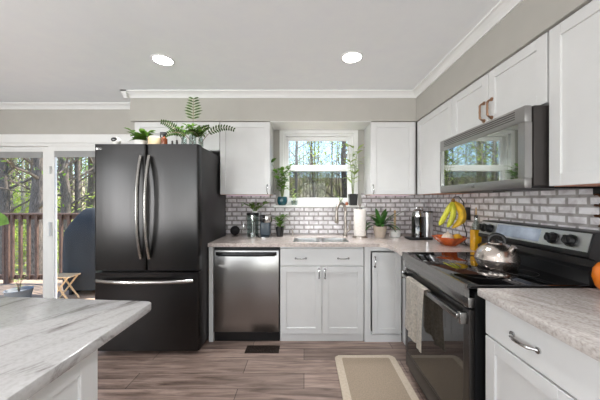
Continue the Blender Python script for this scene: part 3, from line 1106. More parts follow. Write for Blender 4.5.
# ------------------------------------------------------------------ ceiling lamps
def downlight(x, y, z, label, r=.085, watts=LAMP_W):
    t_ = thing('recessed_light', (x, y, z - .008), label, 'ceiling light', 'recessed ceiling lights')
    MB().lathe([(r * .82, 0), (r * .86, -.006), (r, -.004), (r, .001)], (x, y, z - .001), 32).build('trim_ring', 'trim', t_)
    MB().lathe([(0, -.003), (r * .82, -.003), (r * .82, 0)], (x, y, z - .001), 32).build('lens', 'lampglow', t_)
    l_ = add_light('lamp', 'AREA', (0, 0, -.002), watts, (.975, .99, 1), r * 1.5, aim=(0, 0, -1))
    l_.data.shape = 'DISK'
    l_.data.spread = math.radians(112)
    l_.parent = t_
downlight(-1.128, 2.08, ZC, 'round recessed ceiling light nearest the refrigerator')
downlight(.377, 2.04, ZC, 'round recessed ceiling light in front of the sink window')
downlight(.147, 2.83, SZ, 'small recessed light in the soffit over the sink window', .06, 2.6)
for x, y in ((-1.128, -.5), (.377, .0), (-1.128, -1.8), (.377, -1.8), (-2.8, -.6), (-2.8, 1.4)):  # lamps out of view, added to brighten the room
    downlight(x, y, ZC, 'round recessed ceiling light added out of view to brighten the room')

# ------------------------------------------------------------------ plants
def pot(mb, x, y, z, rb, rt, h_, wall=.005):
    mb.lathe([(0, 0), (rb, 0), (rt, h_), (rt, h_ + .001), (rt - wall, h_), (rt - wall * 1.4, h_ - .012), (0, h_ - .012)], (x, y, z), 26)
    return mb

def soil(x, y, z, r, root):
    MB().lathe([(0, .004), (r * .6, .003), (r, 0)], (x, y, z), 18).build('soil', 'soil', root)

def leafy(root, base, n, hmin, hmax, spread, L, W, rnd, leafm='leaf', stemm='stem', droop=.7, per=5, bias=(0, 0)):
    """upright stems with alternating leaves"""
    st, lf = MB(), MB()
    bx, by, bz = base
    for k in range(n):
        a = 2 * PI * k / n + rnd.uniform(-.4, .4)
        hh = rnd.uniform(hmin, hmax)
        tip = Vector((bx + math.cos(a) * spread * hh + bias[0] * hh, by + math.sin(a) * spread * hh + bias[1] * hh, bz + hh))
        mid = Vector((bx + math.cos(a) * spread * hh * .35, by + math.sin(a) * spread * hh * .35, bz + hh * .55))
        p0 = Vector((bx + .006 * math.cos(a), by + .006 * math.sin(a), bz - .01))
        path = [p0, p0.lerp(mid, .55), mid, mid.lerp(tip, .55) + Vector((0, 0, .006)), tip]
        st.tube(path, [.003, .0028, .0024, .002, .0012], 6)
        for i in range(per):
            t = .3 + .7 * i / max(1, per - 1)
            f_ = t * 4
            q = min(3, int(f_))
            p = path[q].lerp(path[q + 1], f_ - q)
            b_ = a + (2.4 * i) + rnd.uniform(-.5, .5)
            d_ = Vector((math.cos(b_), math.sin(b_), rnd.uniform(.1, .9)))
            lf.leaf(p, d_, L * rnd.uniform(.7, 1.15), W * rnd.uniform(.8, 1.1), droop * rnd.uniform(.6, 1.3))
        lf.leaf(tip, (math.cos(a), math.sin(a), .8), L, W, droop)
    st.build('stem', stemm, root)
    lf.build('foliage', leafm, root, smooth=60)

SILL = 1.262
r1 = random.Random(11)
p = thing('potted_plant', (-.247, 2.95, SILL), 'leafy plant in a glossy teal pot at the left end of the window sill', 'plant')
MB().lathe([(0, 0), (.040, 0), (.054, .02), (.060, .05), (.056, .082), (.05, .096), (.046, .096), (.05, .08), (0, .078)], (-.247, 2.95, SILL), 28).build('pot', 'teal', p)
soil(-.247, 2.95, SILL + .078, .048, p)
leafy(p, (-.247, 2.95, SILL + .085), 9, .12, .38, .30, .09, .042, r1, 'leaf', 'stem', .8, 7, (0, -.22))

p = thing('potted_plant', (.555, 2.95, SILL), 'tall thin plant in a square black pot, right end of window sill', 'plant')
m = MB()
m.prism([(.507, 2.902), (.603, 2.902), (.603, 2.998), (.507, 2.998)], 'z', SILL, SILL + .125)
for v in m.bm.verts:
    if v.co.z < SILL + .01:
        v.co.x += (.555 - v.co.x) * .18
        v.co.y += (2.95 - v.co.y) * .18
m.build('pot', 'black', p, smooth=0)
soil(.555, 2.95, SILL + .1255, .044, p)
leafy(p, (.555, 2.95, SILL + .125), 5, .30, .55, .12, .105, .034, r1, 'leafpale', 'stem', .7, 7, (0, -.10))

p = thing('potted_plant', (-.11, 2.95, SILL), 'small trailing plant in a clear glass pot near the middle of the window sill', 'plant')
MB().lathe([(0, 0), (.03, 0), (.036, .05), (.034, .052), (.03, .006), (0, .005)], (-.11, 2.95, SILL), 24).build('pot', 'clear', p)
leafy(p, (-.11, 2.95, SILL + .03), 4, .06, .17, .5, .05, .025, r1, 'leafpale', 'stem', .8, 4)

p = thing('potted_plant', (.42, 2.96, SILL), 'tiny succulent in a terracotta pot on the sill behind the faucet', 'plant')
pot(MB(), .42, 2.96, SILL, .016, .022, .036, .003).build('pot', 'terracotta', p)
leafy(p, (.42, 2.96, SILL + .03), 5, .02, .06, .5, .03, .012, r1, 'leafpale', 'stem', .3, 3)
tag(MB().lathe([(0, 0), (.016, 0), (.018, .02), (.012, .035), (0, .037)], (.485, 2.955, SILL), 18).build('trinket', 'terracotta'), 'small reddish trinket on the sill between the succulent and the black pot', 'ornament')

p = thing('potted_plant', (-.265, 2.85, CT), 'small leafy herb in a black pot on the worktop beside the coffee machine', 'plant')
pot(MB(), -.265, 2.85, CT, .034, .048, .105).build('pot', 'black', p)
soil(-.265, 2.85, CT + .094, .042, p)
leafy(p, (-.265, 2.85, CT + .095), 8, .05, .14, .45, .07, .038, r1, 'leaf', 'stem', .8, 5)

p = thing('potted_plant', (.817, 2.80, CT), 'dark green strap leaved plant in a beige clay pot in the corner of the worktop', 'plant')
pot(MB(), .817, 2.80, CT, .052, .075, .118, .006).build('pot', 'beigepot', p)
soil(.817, 2.80, CT + .107, .066, p)
lf = MB()
for dx, dy, dz, L_, W_, dr_ in ((1, -.05, .95, .28, .042, .3), (.75, .2, 1, .22, .042, .7), (-.55, -.1, 1, .2, .045, 1.2), (-.9, .2, .7, .2, .045, 1.2), (.8, -.4, .6, .2, .05, 1.6), (.55, -.5, .9, .17, .05, 1.3), (.9, .1, .45, .17, .055, 1.8), (.15, -.35, 1, .2, .04, .5), (-.2, .1, 1, .19, .045, .5), (-.75, -.2, .8, .18, .05, 1.5),
                             (-1, -.1, .5, .16, .045, 1.5), (.3, .5, 1, .2, .045, .8), (-.4, -.6, .8, .16, .045, 1.3), (.6, -.2, 1, .17, .05, .9), (1, -.5, .7, .16, .045, 2.0), (-.5, .4, .9, .18, .04, 1), (-.1, -.7, .8, .14, .045, 1.4)):
    lf.leaf((.817 + dx * .012, 2.80 + dy * .012, CT + .105), (dx, dy - .25, dz), L_ * 1.18, W_ * 1.35, dr_, seg=7)
lf.build('foliage', 'leafdark', p, smooth=60)
m = MB()
for sg, L_ in ((-1, .24), (-.5, .19)):
    m.tube([(.817, 2.80, CT + .1), (.817 + sg * .03, 2.80, CT + .21), (.817 + sg * .10, 2.79, CT + .245), (.817 + sg * L_, 2.78, CT + .25 - .02)], .0025, 6)
m.build('stem', 'stem', p)

# round smart speaker on its stand
sk_ = thing('smart_speaker', (-.765, 2.88, CT), 'small black ball shaped speaker on the worktop beside the refrigerator', 'speaker')
MB().ball((-.765, 2.88, CT + .062), .052).build('body', 'speaker', sk_)
m = MB()
m.lathe([(0, 0), (.036, 0), (.036, .005), (.014, .009), (.012, .014), (0, .015)], (-.765, 2.88, CT), 20)
m.build('base', 'undermw', sk_)

# coffee machine with a clear tank at its left
cm = thing('coffee_machine', (-.44, 2.82, CT), 'slate blue and chrome capsule coffee machine beside the small black plant pot', 'coffee machine')
m = MB()
m.box(-.475, -.365, 2.79, 2.90, CT + .012, CT + .165, .018, 3)
m.build('body', 'darkblue', cm)
m = MB()
m.lathe([(0, .160), (.048, .160), (.052, .168), (.052, .222), (.047, .236), (.03, .243), (0, .244)], (-.395, 2.805, CT), 28)
m.build('head', 'handlesteel', cm)
MB().box(-.475, -.44, 2.79, 2.90, CT + .165, CT + .235, .008).build('arm', 'black', cm)
m = MB()
m.lathe([(0, 0), (.075, 0), (.075, .008), (.06, .013), (0, .013)], (-.42, 2.78, CT + .0003), 30)
m.build('drip_tray', 'handlesteel', cm)
cn = thing('glass_canister', (-.56, 2.84, CT), 'tall clear glass and chrome canister with a black lid beside the coffee machine', 'canister')
MB().lathe([(0, .0), (.062, .0), (.062, .235), (.058, .235), (.058, .006), (0, .005)], (-.56, 2.84, CT), 28).build('jar', 'clear', cn)
MB().lathe([(.0, .235), (.067, .235), (.067, .256), (.06, .262), (0, .262)], (-.56, 2.84, CT), 28).build('lid', 'black', cn)
m = MB()
m.tube([(-.56, 2.84, CT + .008), (-.56, 2.84, CT + .23)], .017, 14)
m.lathe([(0, 0.006), (.05, .006), (.054, .02), (.05, .03), (0, .032)], (-.56, 2.84, CT), 22)
m.build('plunger', 'chrome', cn)
m = MB()
m.tube([(-.62, 2.82, CT + .06), (-.65, 2.81, CT + .065), (-.655, 2.808, CT + .11), (-.648, 2.81, CT + .16), (-.62, 2.82, CT + .165)], .006, 8)
m.build('handle', 'chrome', cn)
p = thing('trailing_plant', (-.535, 2.84, CT + .262), 'low trailing plant resting on the black lid of the glass canister', 'plant')
MB().lathe([(0, 0), (.028, 0), (.034, .018), (0, .016)], (-.535, 2.84, CT + .262), 18).build('dish', 'white', p)
leafy(p, (-.535, 2.84, CT + .275), 9, .04, .085, 1.5, .075, .034, r1, 'leaf', 'stem', .7, 4)

# paper towels
pt = thing('paper_towel_holder', (.60, 2.79, CT), 'white paper towel roll on a brushed metal stand beside the faucet', 'paper towels')
m = MB()
m.lathe([(0, 0), (.078, 0), (.078, .014), (.07, .018), (0, .018)], (.60, 2.79, CT), 30)
m.tube([(.60, 2.79, CT + .018), (.60, 2.79, CT + .335)], .007, 10)
m.ball((.60, 2.79, CT + .342), .013)
m.build('stand', 'nickel', pt)
MB().lathe([(.02, .019), (.064, .019), (.065, .022), (.065, .296), (.064, .299), (.02, .299), (.02, .019)], (.60, 2.79, CT), 36).build('paper_roll', 'paper', pt)
m = MB()
m.tube([(.673, 2.79, CT + .018), (.673, 2.79, CT + .15), (.668, 2.79, CT + .17)], .004, 8)
m.build('tension_arm', 'black', pt)

# brush canister
bc = thing('brush_canister', (1.0, 2.86, CT), 'low white canister with an upright pale wooden handle, behind the beige plant pot', 'canister')
MB().lathe([(0, 0), (.055, 0), (.058, .01), (.058, .055), (.05, .066), (.02, .068), (0, .068)], (1.0, 2.86, CT), 28).build('body', 'white', bc)
MB().tube([(1.005, 2.875, CT + .06), (1.008, 2.885, CT + .20), (1.01, 2.89, CT + .285)], [.012, .013, .011], 10).build('handle', 'wood', bc)

# capsule machine in the corner
nm_ = thing('espresso_machine', (1.19, 2.66, CT), 'black capsule espresso machine with chrome top and silver water tank in the counter corner', 'coffee machine')
MB().box(1.05, 1.28, 2.58, 2.72, CT, CT + .022, .006).build('drip_tray', 'black', nm_)
m = MB()
m.lathe([(0, .022), (.062, .022), (.062, .225), (.058, .232), (0, .232)], (1.165, 2.66, CT), 30)
m.build('body', 'blackgloss', nm_)
m = MB()
m.lathe([(.058, .231), (.058, .25), (.05, .285), (.03, .302), (0, .305)], (1.165, 2.66, CT), 28)
m.tube(arc((1.165, 2.64, CT + .29), .042, 0, PI, 12, (1, 0, 0), (0, -.3, .9)), .006, 8)
m.build('lever_head', 'chrome', nm_)
m = MB()
m.lathe([(0, .022), (.052, .022), (.052, .27), (0, .27)], (1.275, 2.69, CT), 26)
m.build('water_tank', 'panelsteel', nm_)
MB().lathe([(0, .27), (.054, .27), (.054, .285), (0, .287)], (1.275, 2.69, CT), 26).build('tank_lid', 'black', nm_)

# fruit bowl with banana hook
fb = thing('fruit_bowl', (1.285, 2.30, CT), 'orange glass fruit bowl with scalloped rim and black banana hook on the corner worktop', 'bowl')
m = MB()
m.lathe([(0, .004), (.05, 0), (.055, .004), (.075, .018), (.105, .045), (.135, .075), (.131, .077), (.10, .05), (.07, .024), (.05, .012), (0, .011)], (1.285, 2.30, CT), 56, 7, .075)
m.build('bowl', 'amber', fb)
HX, HY = 1.372, 2.27
m = MB()
m.tube([(HX + .03, HY - .09, CT + .004), (HX + .055, HY, CT + .004), (HX + .03, HY + .09, CT + .004)], .004, 8)
m.tube([(HX + .05, HY, CT + .004), (HX + .03, HY, CT + .03), (HX + .048, HY, CT + .10), (HX + .02, HY, CT + .19), (HX + .03, HY, CT + .29), (HX + .02, HY, CT + .38), (HX - .02, HY, CT + .428), (HX - .06, HY, CT + .425), (HX - .073, HY, CT + .40)], .0045, 8)
m.build('hook', 'black', fb)
tag(MB().lathe([(0, 0), (.03, .004), (.047, .028), (.048, .048), (.035, .072), (.012, .084), (.006, .1), (0, .1)], (1.262, 2.285, CT + .024), 24).build('onion', 'onion'), 'pale onion lying in the orange fruit bowl', 'onion')
m = MB()
m.ball((1.345, 2.28, CT + .072), .03, 1.3, 1, 1)
m.ball((1.384, 2.28, CT + .072), .008)
tag(m.build('lemon', 'lemon'), 'yellow lemon at the right side of the orange fruit bowl', 'lemon')

bb = thing('banana_bunch', (1.297, 2.27, CT + .13), 'bunch of yellow and greenish bananas hanging from the black hook', 'bananas')
crown_p = Vector((HX - .072, HY, CT + .398))
def catmull(P, n):
    P = [Vector(p) for p in P]
    Q = [P[0] * 2 - P[1]] + P + [P[-1] * 2 - P[-2]]
    out = []
    for i in range(n + 1):
        f_ = i / n * (len(P) - 1)
        k = min(len(P) - 2, int(f_))
        t = f_ - k
        a, b_, c, d = Q[k:k + 4]
        out.append(.5 * ((2 * b_) + (c - a) * t + (2 * a - 5 * b_ + 4 * c - d) * t * t + (3 * b_ - a - 3 * c + d) * t ** 3))
    return out
for ctrl, yo, w_, mm in (([(0, -.01), (-.030, -.055), (-.068, -.12), (-.100, -.18), (-.126, -.222)], -.012, .0215, 'bananagreen'),
                         ([(.0, -.01), (-.010, -.065), (-.024, -.13), (-.046, -.19), (-.074, -.232)], -.045, .0225, 'bananagreen'),
                         ([(.005, -.01), (.036, -.065), (.050, -.125), (.030, -.19), (-.026, -.240)], -.040, .024, 'banana'),
                         ([(.01, -.01), (.070, -.055), (.098, -.12), (.092, -.18), (.062, -.215)], .012, .0225, 'banana')):
    m = MB()
    pts = catmull([(x, yo * min(1, 2.2 * i / 4) , z) for i, (x, z) in enumerate(ctrl)], 16)
    rad = [w_ * min(1, .32 + 2.6 * i / 16) * (1 if i < 12 else max(.28, 1 - ((i - 12) / 4) ** 2 * .72)) for i in range(17)]
    m.tube([crown_p + p_ for p_ in pts], rad, 8)
    m.build('banana', mm, bb, smooth=25)
MB().tube([crown_p + Vector((0, 0, -.03)), crown_p + Vector((.002, 0, -.005)), crown_p + Vector((.004, 0, .014))], [.017, .015, .011], 9).build('stalk', 'bananatip', bb)

# outlet behind the bananas
ot = thing('wall_outlet', (XR - .013, 2.33, 1.15), 'black wall outlet on the tiles behind the bananas', 'outlet')
MB().box(XR - .015, XR - .0101, 2.295, 2.365, 1.14, 1.255, .002).build('plate', 'black', ot)
MB().box(XR - .018, XR - .015, 2.312, 2.348, 1.165, 1.23, .002).build('socket', 'undermw', ot)

# oil bottle
ob = thing('oil_bottle', (1.36, 2.055, CT), 'clear glass bottle of golden oil with a cork pourer beside the range', 'bottle')
MB().box(1.328, 1.392, 2.025, 2.085, CT, CT + .165, .008).build('oil', 'oil', ob)
MB().lathe([(.030, .165), (.033, .17), (.028, .205), (.016, .225), (.0135, .235), (.0135, .258), (.012, .258), (.012, .23), (.024, .20), (.028, .167)], (1.36, 2.055, CT), 20).build('neck', 'clear', ob)
MB().lathe([(0, .25), (.011, .25), (.014, .262), (.014, .275), (.008, .28), (0, .28)], (1.36, 2.055, CT), 16).build('stopper', 'black', ob)
MB().tube([(1.36, 2.055, CT + .278), (1.36, 2.055, CT + .315), (1.358, 2.052, CT + .34)], [.006, .005, .0035], 8).build('pourer', 'cork', ob)

# orange jar on the near worktop
oj = thing('orange_jar', (1.332, 1.11, CT), 'round glossy orange jar at the right edge, standing on the brown grey worktop', 'jar')
MB().lathe([(0, 0), (.045, 0), (.062, .02), (.072, .06), (.068, .095), (.052, .12), (.042, .126), (.038, .126), (.046, .115), (.06, .09), (0, .03)], (1.332, 1.11, CT), 32).build('body', 'orange', oj)
# curled wire hook
m = MB()
pts = [(1.40, 1.235 + .018 * math.cos(i * .75), 1.342 - .006 * i + .0 * i + .012 * math.sin(i * .75)) for i in range(24)]
m.tube(pts, .005, 8)
tag(m.build('wire_hook', 'bronze'), 'curled bronze wire hook hanging from the black bar at the right edge', 'hook')

# ------------------------------------------------------------------ on top of the refrigerator
FT = FZ
GT = 'things on top of the refrigerator'
sc_ = thing('security_camera', (-1.632, 2.255, FT), 'small white camera with a round black face on top of the refrigerator', 'camera', GT)
m = MB()
m.lathe([(0, 0), (.022, 0), (.024, .006), (.012, .012), (.010, .02), (0, .02)], (-1.632, 2.255, FT), 20)
m.build('base', 'white', sc_)
MB().ball((-1.632, 2.262, FT + .040), .036, 1.1, .8, 1).build('body', 'white', sc_)
MB().ball((-1.637, 2.240, FT + .048), .024, 1.1, .5, .8).build('lens', 'blackgloss', sc_)

p = thing('potted_plant', (-1.425, 2.27, FT), 'low broad leaved plant in a white dish on the refrigerator', 'plant', GT)
pot(MB(), -1.425, 2.27, FT, .045, .055, .04).build('pot', 'white', p)
leafy(p, (-1.425, 2.27, FT + .03), 12, .03, .085, .75, .075, .046, r1, 'leaf', 'stem', .8, 4)

cd = thing('cream_candle', (-1.30, 2.26, FT), 'cream coloured candle with a black wire loop on the refrigerator', 'candle', GT)
MB().lathe([(0, 0), (.048, 0), (.05, .004), (.05, .066), (.046, .07), (0, .068)], (-1.30, 2.26, FT), 28).build('wax', 'cream', cd)
m = MB()
m.tube([(-1.352, 2.26, FT + .04), (-1.352, 2.26, FT + .092), (-1.34, 2.26, FT + .1), (-1.25, 2.26, FT + .1), (-1.248, 2.26, FT + .05)], .003, 8)
m.build('loop', 'black', cd)
sb = thing('spray_bottle', (-1.215, 2.26, FT), 'amber bottle with a black spray head on the refrigerator', 'bottle', GT)
MB().lathe([(0, 0), (.026, 0), (.027, .004), (.027, .055), (.012, .072), (.012, .082), (0, .083)], (-1.215, 2.26, FT), 22).build('bottle', 'amberbottle', sb)
m = MB()
m.lathe([(0, .08), (.014, .08), (.014, .094), (0, .095)], (-1.215, 2.26, FT), 16)
m.box(-1.25, -1.195, 2.251, 2.269, FT + .094, FT + .116, .005)
m.tube([(-1.243, 2.26, FT + .096), (-1.246, 2.26, FT + .078), (-1.238, 2.26, FT + .066)], .004, 6)
m.build('spray_head', 'black', sb)
for x, h_, lb in ((-1.155, .045, 'tiny dark figurine on the refrigerator beside the amber bottle'), (-1.115, .052, 'tiny dark figurine on the refrigerator nearest the fern')):
    m = MB()
    m.lathe([(0, 0), (.012, 0), (.013, .005), (.007, .015), (.010, h_ * .55), (.006, h_ * .75)], (x, 2.28, FT), 14)
    m.ball((x, 2.28, FT + h_ * .86), .0085)
    tag(m.build('figurine', 'undermw'), lb, 'figurine', GT)

def frond(mb, st, p0, d, L_, W_, curl, n=16, face=(0, -1, 0), bare=5):
    p0 = Vector(p0)
    d = Vector(d).normalized()
    p = p0.copy()
    path = [p.copy()]
    for i in range(n):
        p = p + d * (L_ / n)
        d = (d + Vector((0, 0, -curl / n))).normalized()
        path.append(p.copy())
        if i >= bare:
            t = (i - bare) / (n - bare)
            wl = W_ * (1 - t * .6) * (.6 + .4 * min(1, t * 4))
            sd = d.cross(Vector(face)).normalized()
            for sg in (-1, 1):
                mb.leaf(p, sd * sg + d * .4, wl, .017, .25, up=(0, -1, .2), seg=3)
    st.tube(path, [.0034 - .0020 * i / n for i in range(n + 1)], 6)

GB = 'glass propagation bottles on the refrigerator'
def glass_bottle(x, y, h_, rb, label, fr_list, sprigs):
    t_ = thing('glass_bottle', (x, y, FT), label, 'bottle with plant', GB)
    MB().lathe([(0, 0), (rb, 0), (rb, h_ * .55), (rb * .45, h_ * .75), (rb * .42, h_), (rb * .34, h_), (rb * .36, h_ * .76), (rb * .86, h_ * .54), (rb * .86, .004), (0, .004)], (x, y, FT), 20).build('bottle', 'clear', t_)
    lf_, st_ = MB(), MB()
    for d_, L_, W_, cu in fr_list:
        frond(lf_, st_, (x, y, FT + .02), d_, L_, W_, cu, bare=8 if L_ > .38 else 5)
    if fr_list:
        lf_.build('foliage', 'fern', t_, smooth=60)
        st_.build('stem', 'brownstem', t_)
    if sprigs:
        leafy(t_, (x, y, FT + h_ * .8), *sprigs, r1, 'leaf', 'stem', 1.2, 5)
glass_bottle(-1.075, 2.33, .13, .024, 'small clear bottle with drooping green sprigs, left of the tall frond', [((-.35, 0, 1), .30, .055, 1.6)], (5, .02, .10, .9, .055, .024))
glass_bottle(-.985, 2.30, .15, .030, 'clear bottle holding one tall upright fern frond', [((.02, 0, 1), .40, .105, .05), ((-.5, -.1, 1), .27, .05, 2.2), ((.3, .1, 1), .22, .05, 1.5)], (6, .02, .09, 1.0, .055, .024))
glass_bottle(-.925, 2.33, .12, .022, 'clear bottle with a frond arching right towards the wall cabinet', [((.45, .1, 1), .36, .05, 1.9), ((-.1, -.2, 1), .20, .045, 3.0)], (4, .02, .08, .8, .05, .022))

# large leafed plant standing on the island, only one leaf of it reaches into view
p = thing('rubber_plant', (-1.42, .98, CT), 'large oval green leaf reaching in at the left edge above the island', 'plant')
pot(MB(), -1.42, .98, CT, .055, .08, .13).build('pot', 'white', p)
soil(-1.42, .98, CT + .118, .07, p)
m = MB()
m.tube([(-1.42, .98, CT + .11), (-1.41, .98, CT + .22), (-1.40, .98, CT + .34), (-1.39, .98, CT + .46)], [.007, .006, .005, .003], 8)
m.build('stem', 'brownstem', p)
m = MB()
m.leaf((-1.30, .98, CT + .315), (1, -.05, .12), .20, .085, .35, up=(0, -.75, .65), seg=9, fold=.1)
m.tube([(-1.40, .98, CT + .33), (-1.35, .98, CT + .33), (-1.30, .98, CT + .315)], .003, 6)
m.leaf((-1.41, .98, CT + .25), (-1, .1, .5), .2, .1, .6, seg=8)
m.leaf((-1.40, .98, CT + .38), (-.4, .8, .7), .2, .1, .6, seg=8)
m.leaf((-1.39, .98, CT + .46), (-.2, -.2, 1), .16, .08, .4, seg=8)
m.build('leaf', 'leaf', p, smooth=60)

# ------------------------------------------------------------------ outside: deck, rail, grill, stool, planter
DZ = -.28
m = MB()
for i in range(14):
    y0 = YB + .16 + i * .145
    m.box(-8.0, .9, y0, y0 + .138, DZ - .03, DZ)
struct(m.build('floor_deck', 'deckwood', smooth=0))
rl = thing('deck_railing', (-4.0, 5.02, DZ), 'brown wooden deck railing with square balusters beyond the sliding door', 'railing')
m = MB()
m.box(-7.9, -.5, 4.95, 5.09, 1.035, 1.07, .004)
m.box(-7.9, -.5, 5.0, 5.04, .95, 1.035)
m.box(-7.9, -.5, 5.0, 5.04, -.20, -.12)
m.build('rail', 'railwood', rl, smooth=0)
for i in range(26):
    x = -7.0 + i * .155
    MB().box(x, x + .045, 4.96, 5.0, -.2, 1.035).build('baluster', 'railwood', rl, smooth=0)
for x in (-5.75, -3.6, -1.6):
    MB().box(x, x + .1, 4.97, 5.07, DZ, 1.035).build('post', 'railwood', rl, smooth=0)

gr = thing('covered_grill', (-3.72, 4.6, DZ), 'barbecue grill under a dark slate blue cover on the deck', 'grill')
m = MB()
prof = [(-.40, .62, -.02, .46), (-.40, .62, -.02, .46)]
lv = [(DZ + .10, .42, .28), (.1, .43, .29), (.55, .43, .29), (.78, .42, .28), (.92, .34, .23), (1.06, .24, .16), (1.15, .16, .10), (1.185, .10, .05)]
rings = []
for z, a, b_ in lv:
    ring = []
    for j in range(32):
        t = 2 * PI * j / 32
        cx_, sy_ = math.cos(t), math.sin(t)
        q = (abs(cx_) ** 5 + abs(sy_) ** 5) ** (-1 / 5)
        wob = 1 + .02 * math.sin(j * 2.3 + z * 9) + .012 * math.sin(j * 5.1 - z * 4)
        ring.append(m.bm.verts.new((-3.72 + a * .84 * cx_ * q * wob, 4.6 + b_ * sy_ * q * wob, z)))
    rings.append(ring)
for a, b_ in zip(rings, rings[1:]):
    for j in range(32):
        m.bm.faces.new((a[j], a[(j + 1) % 32], b_[(j + 1) % 32], b_[j]))
m.bm.faces.new(rings[-1])
m.build('cover', 'cover', gr, smooth=60)
for x in (-3.98, -3.5):
    MB().box(x, x + .05, 4.4, 4.8, DZ, DZ + .3).build('leg', 'black', gr, smooth=0)

sl = thing('folding_stool', (-3.83, 4.2, DZ), 'low pale wooden folding stool on the deck in front of the covered grill', 'stool')
m = MB()
for i in range(4):
    m.box(-4.0, -3.68, 4.06 + i * .06, 4.11 + i * .06, .10, .12, .002)
m.build('seat', 'wood', sl, smooth=0)
for y in (4.08, 4.26):
    for a, b_ in ((-3.97, -3.68), (-3.71, -4.0)):
        MB().tube([(a, y, .10), (b_, y, DZ)], .014, 6).build('leg', 'wood', sl)

pl = thing('planter_box', (-4.55, 4.15, DZ), 'round grey planter with bare twigs on the deck by the railing', 'planter')
MB().lathe([(0, 0), (.13, 0), (.165, .17), (.17, .18), (.155, .18), (.14, .13), (0, .13)], (-4.55, 4.15, DZ), 26).build('pot', 'stone', pl)
leafy(pl, (-4.55, 4.15, DZ + .13), 7, .15, .32, .25, .05, .02, r1, 'leafpale', 'brownstem', .6, 3)

# ------------------------------------------------------------------ outside: ground and trees
def gz(x, y):
    t = max(0, (y - 9) / 50)
    return -2.6 + 9.0 * t * t * (3 - 2 * min(t, 1)) * .6 + .35 * noise.noise(Vector((x * .12, y * .12, 0)))
m = MB()
nx, ny = 50, 40
g = [[m.bm.verts.new((-95 + 150 * i / nx, 3.3 + 77 * j / ny, gz(-95 + 150 * i / nx, 3.3 + 77 * j / ny))) for i in range(nx + 1)] for j in range(ny + 1)]
for j in range(ny):
    for i in range(nx):
        m.bm.faces.new((g[j][i], g[j][i + 1], g[j + 1][i + 1], g[j + 1][i]))
struct(m.build('ground', 'ground', smooth=60))

def make_tree(seed, ht, r0, nbr, leaves, lsize, bark, leafm, name, label, lo=.12):
    rr = random.Random(seed)
    t_ = thing(name, (0, 0, 0), label, 'tree', 'trees in the woods behind the house')
    tr = MB()
    path, rad = [], []
    x = y = 0
    for i in range(11):
        path.append(Vector((x, y, ht * i / 10 - (.3 if i == 0 else 0))))
        rad.append(r0 * (1.15 if i == 0 else 1) * (1 - .085 * i))
        x += rr.uniform(-.03, .03) * ht * .22
        y += rr.uniform(-.03, .03) * ht * .22
    tr.tube(path, rad, 9)
    tips = []
    for k in range(nbr):
        t = lo + (.97 - lo) * (k + rr.random()) / nbr
        f_ = t * 10
        q = min(9, int(f_))
        p = path[q].lerp(path[q + 1], f_ - q)
        a = rr.uniform(0, 2 * PI)
        L_ = ht * rr.uniform(.12, .28) * (1.1 - t * .6)
        d = Vector((math.cos(a), math.sin(a), rr.uniform(.25, 1.0))).normalized()
        br = [p]
        for i in range(4):
            d = (d + Vector((rr.uniform(-.3, .3), rr.uniform(-.3, .3), rr.uniform(-.1, .3)))).normalized()
            br.append(br[-1] + d * L_ / 4)
        rb = max(.012, r0 * (1 - t * .8) * .34)
        tr.tube(br, [rb, rb * .75, rb * .55, rb * .38, rb * .2], 5)
        for i in range(4):
            b0 = br[1 + i % 4]
            dd = (d + Vector((rr.uniform(-1, 1), rr.uniform(-1, 1), rr.uniform(-.4, .8)))).normalized()
            l2 = L_ * rr.uniform(.25, .5)
            tw = [b0, b0 + dd * l2 * .5, b0 + (dd + Vector((rr.uniform(-.4, .4), rr.uniform(-.4, .4), rr.uniform(-.2, .4)))) * l2]
            tr.tube(tw, [rb * .35, rb * .25, rb * .12], 4)
            tips += tw[1:]
        tips += br[2:]
    tr.build('trunk', bark, t_, smooth=60)
    if leaves:
        lf_ = MB()
        for i in range(leaves):
            c_ = rr.choice(tips) + Vector((rr.gauss(0, .22), rr.gauss(0, .22), rr.gauss(0, .2)))
            a_, b_ = Vector((rr.gauss(0, 1), rr.gauss(0, 1), rr.gauss(0, 1))).normalized(), Vector((rr.gauss(0, 1), rr.gauss(0, 1), rr.gauss(0, 1))).normalized()
            s_ = lsize * rr.uniform(.6, 1.3)
            v = [lf_.bm.verts.new(c_ + a_ * s_), lf_.bm.verts.new(c_ + b_ * s_ * .55), lf_.bm.verts.new(c_ - a_ * s_), lf_.bm.verts.new(c_ - b_ * s_ * .55)]
            lf_.bm.faces.new(v)
        lf_.build('foliage', leafm, t_, smooth=0)
    return t_
K = 'tree'
protos = [
    (make_tree(1, 13, .13, 40, 700, .05, 'bark', 'spring', K, 'slender brown tree with thin bare branches and a few new leaves in the woods'), 'thin'),
    (make_tree(2, 11, .09, 38, 1500, .055, 'barkpale', 'spring', K, 'slender pale tree with sparse yellow green spring leaves in the woods'), 'leafy'),
    (make_tree(3, 15, .22, 26, 900, .06, 'bark', 'springdark', K, 'thick trunked brown tree standing in the woods', .22), 'big'),
]
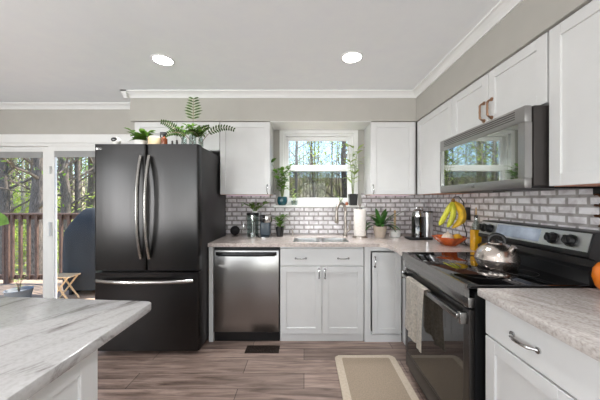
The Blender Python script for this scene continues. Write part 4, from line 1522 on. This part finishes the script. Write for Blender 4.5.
shrub = make_tree(4, 2.6, .03, 30, 1100, .05, 'barkpale', 'spring', 'shrub', 'bushy yellow green shrub of the undergrowth in the woods', .05)
shrub['category'] = 'shrub'
shrub['group'] = 'shrubs in the woods behind the house'
used = set()
def plant(proto, x, y, sc=1, label=None):
    rot = R.uniform(0, 2 * PI)
    if proto.name not in used:
        used.add(proto.name)
        proto.location = (x, y, gz(x, y))
        proto.rotation_euler = (0, 0, rot)
        proto.scale = (sc,) * 3
        if label:
            proto['label'] = label
        return proto
    return copy_tree(proto, (x, y, gz(x, y)), rot, sc, label)
# trees that stand out through the sliding door
plant(protos[2][0], -8.3, 8.1, 1.0, 'thick dark trunk close behind the deck rail, seen left of the door stile')
plant(protos[2][0], -9.0, 9.9, .9, 'thick trunk behind the covered grill, seen through the sliding door')
plant(protos[0][0], -8.9, 10.2, 1.0, 'slim dark trunk beside the thick trunk behind the covered grill')
plant(protos[2][0], -10.7, 9.4, .85, 'dark trunk at the far left of the sliding door view')
plant(protos[2][0], .35, 12.0, .55, 'thickest trunk in the middle of the sink window')
plant(protos[0][0], 1.55, 10.0, 1.05, 'slender trunk at the right of the sink window')
plant(protos[1][0], -.35, 9.5, 1.0, 'leafy slender tree at the left of the sink window')
def scatter(n, lo, hi, y0, y1, which, smin, smax):
    for i in range(n):
        y = y0 + (y1 - y0) * R.random() ** .8
        a = lo + (hi - lo) * (i + R.random()) / n
        pr = R.choice(which)
        plant(pr, a * y, y, R.uniform(smin, smax))
a_, b_, c_ = (q[0] for q in protos)
scatter(30, -.12, .26, 13, 44, [a_, b_, b_], .7, 1.15)
scatter(40, -1.35, -.75, 10, 40, [a_, b_, b_, c_], .8, 1.25)
scatter(26, -.75, -.3, 9, 40, [a_, b_, b_, c_], .8, 1.25)
scatter(34, -1.3, -.75, 8.0, 22, [shrub], .8, 1.6)
scatter(6, -.1, .25, 16, 30, [shrub], .8, 1.3)
scatter(12, -.75, -.35, 10, 24, [shrub], 1.0, 1.7)
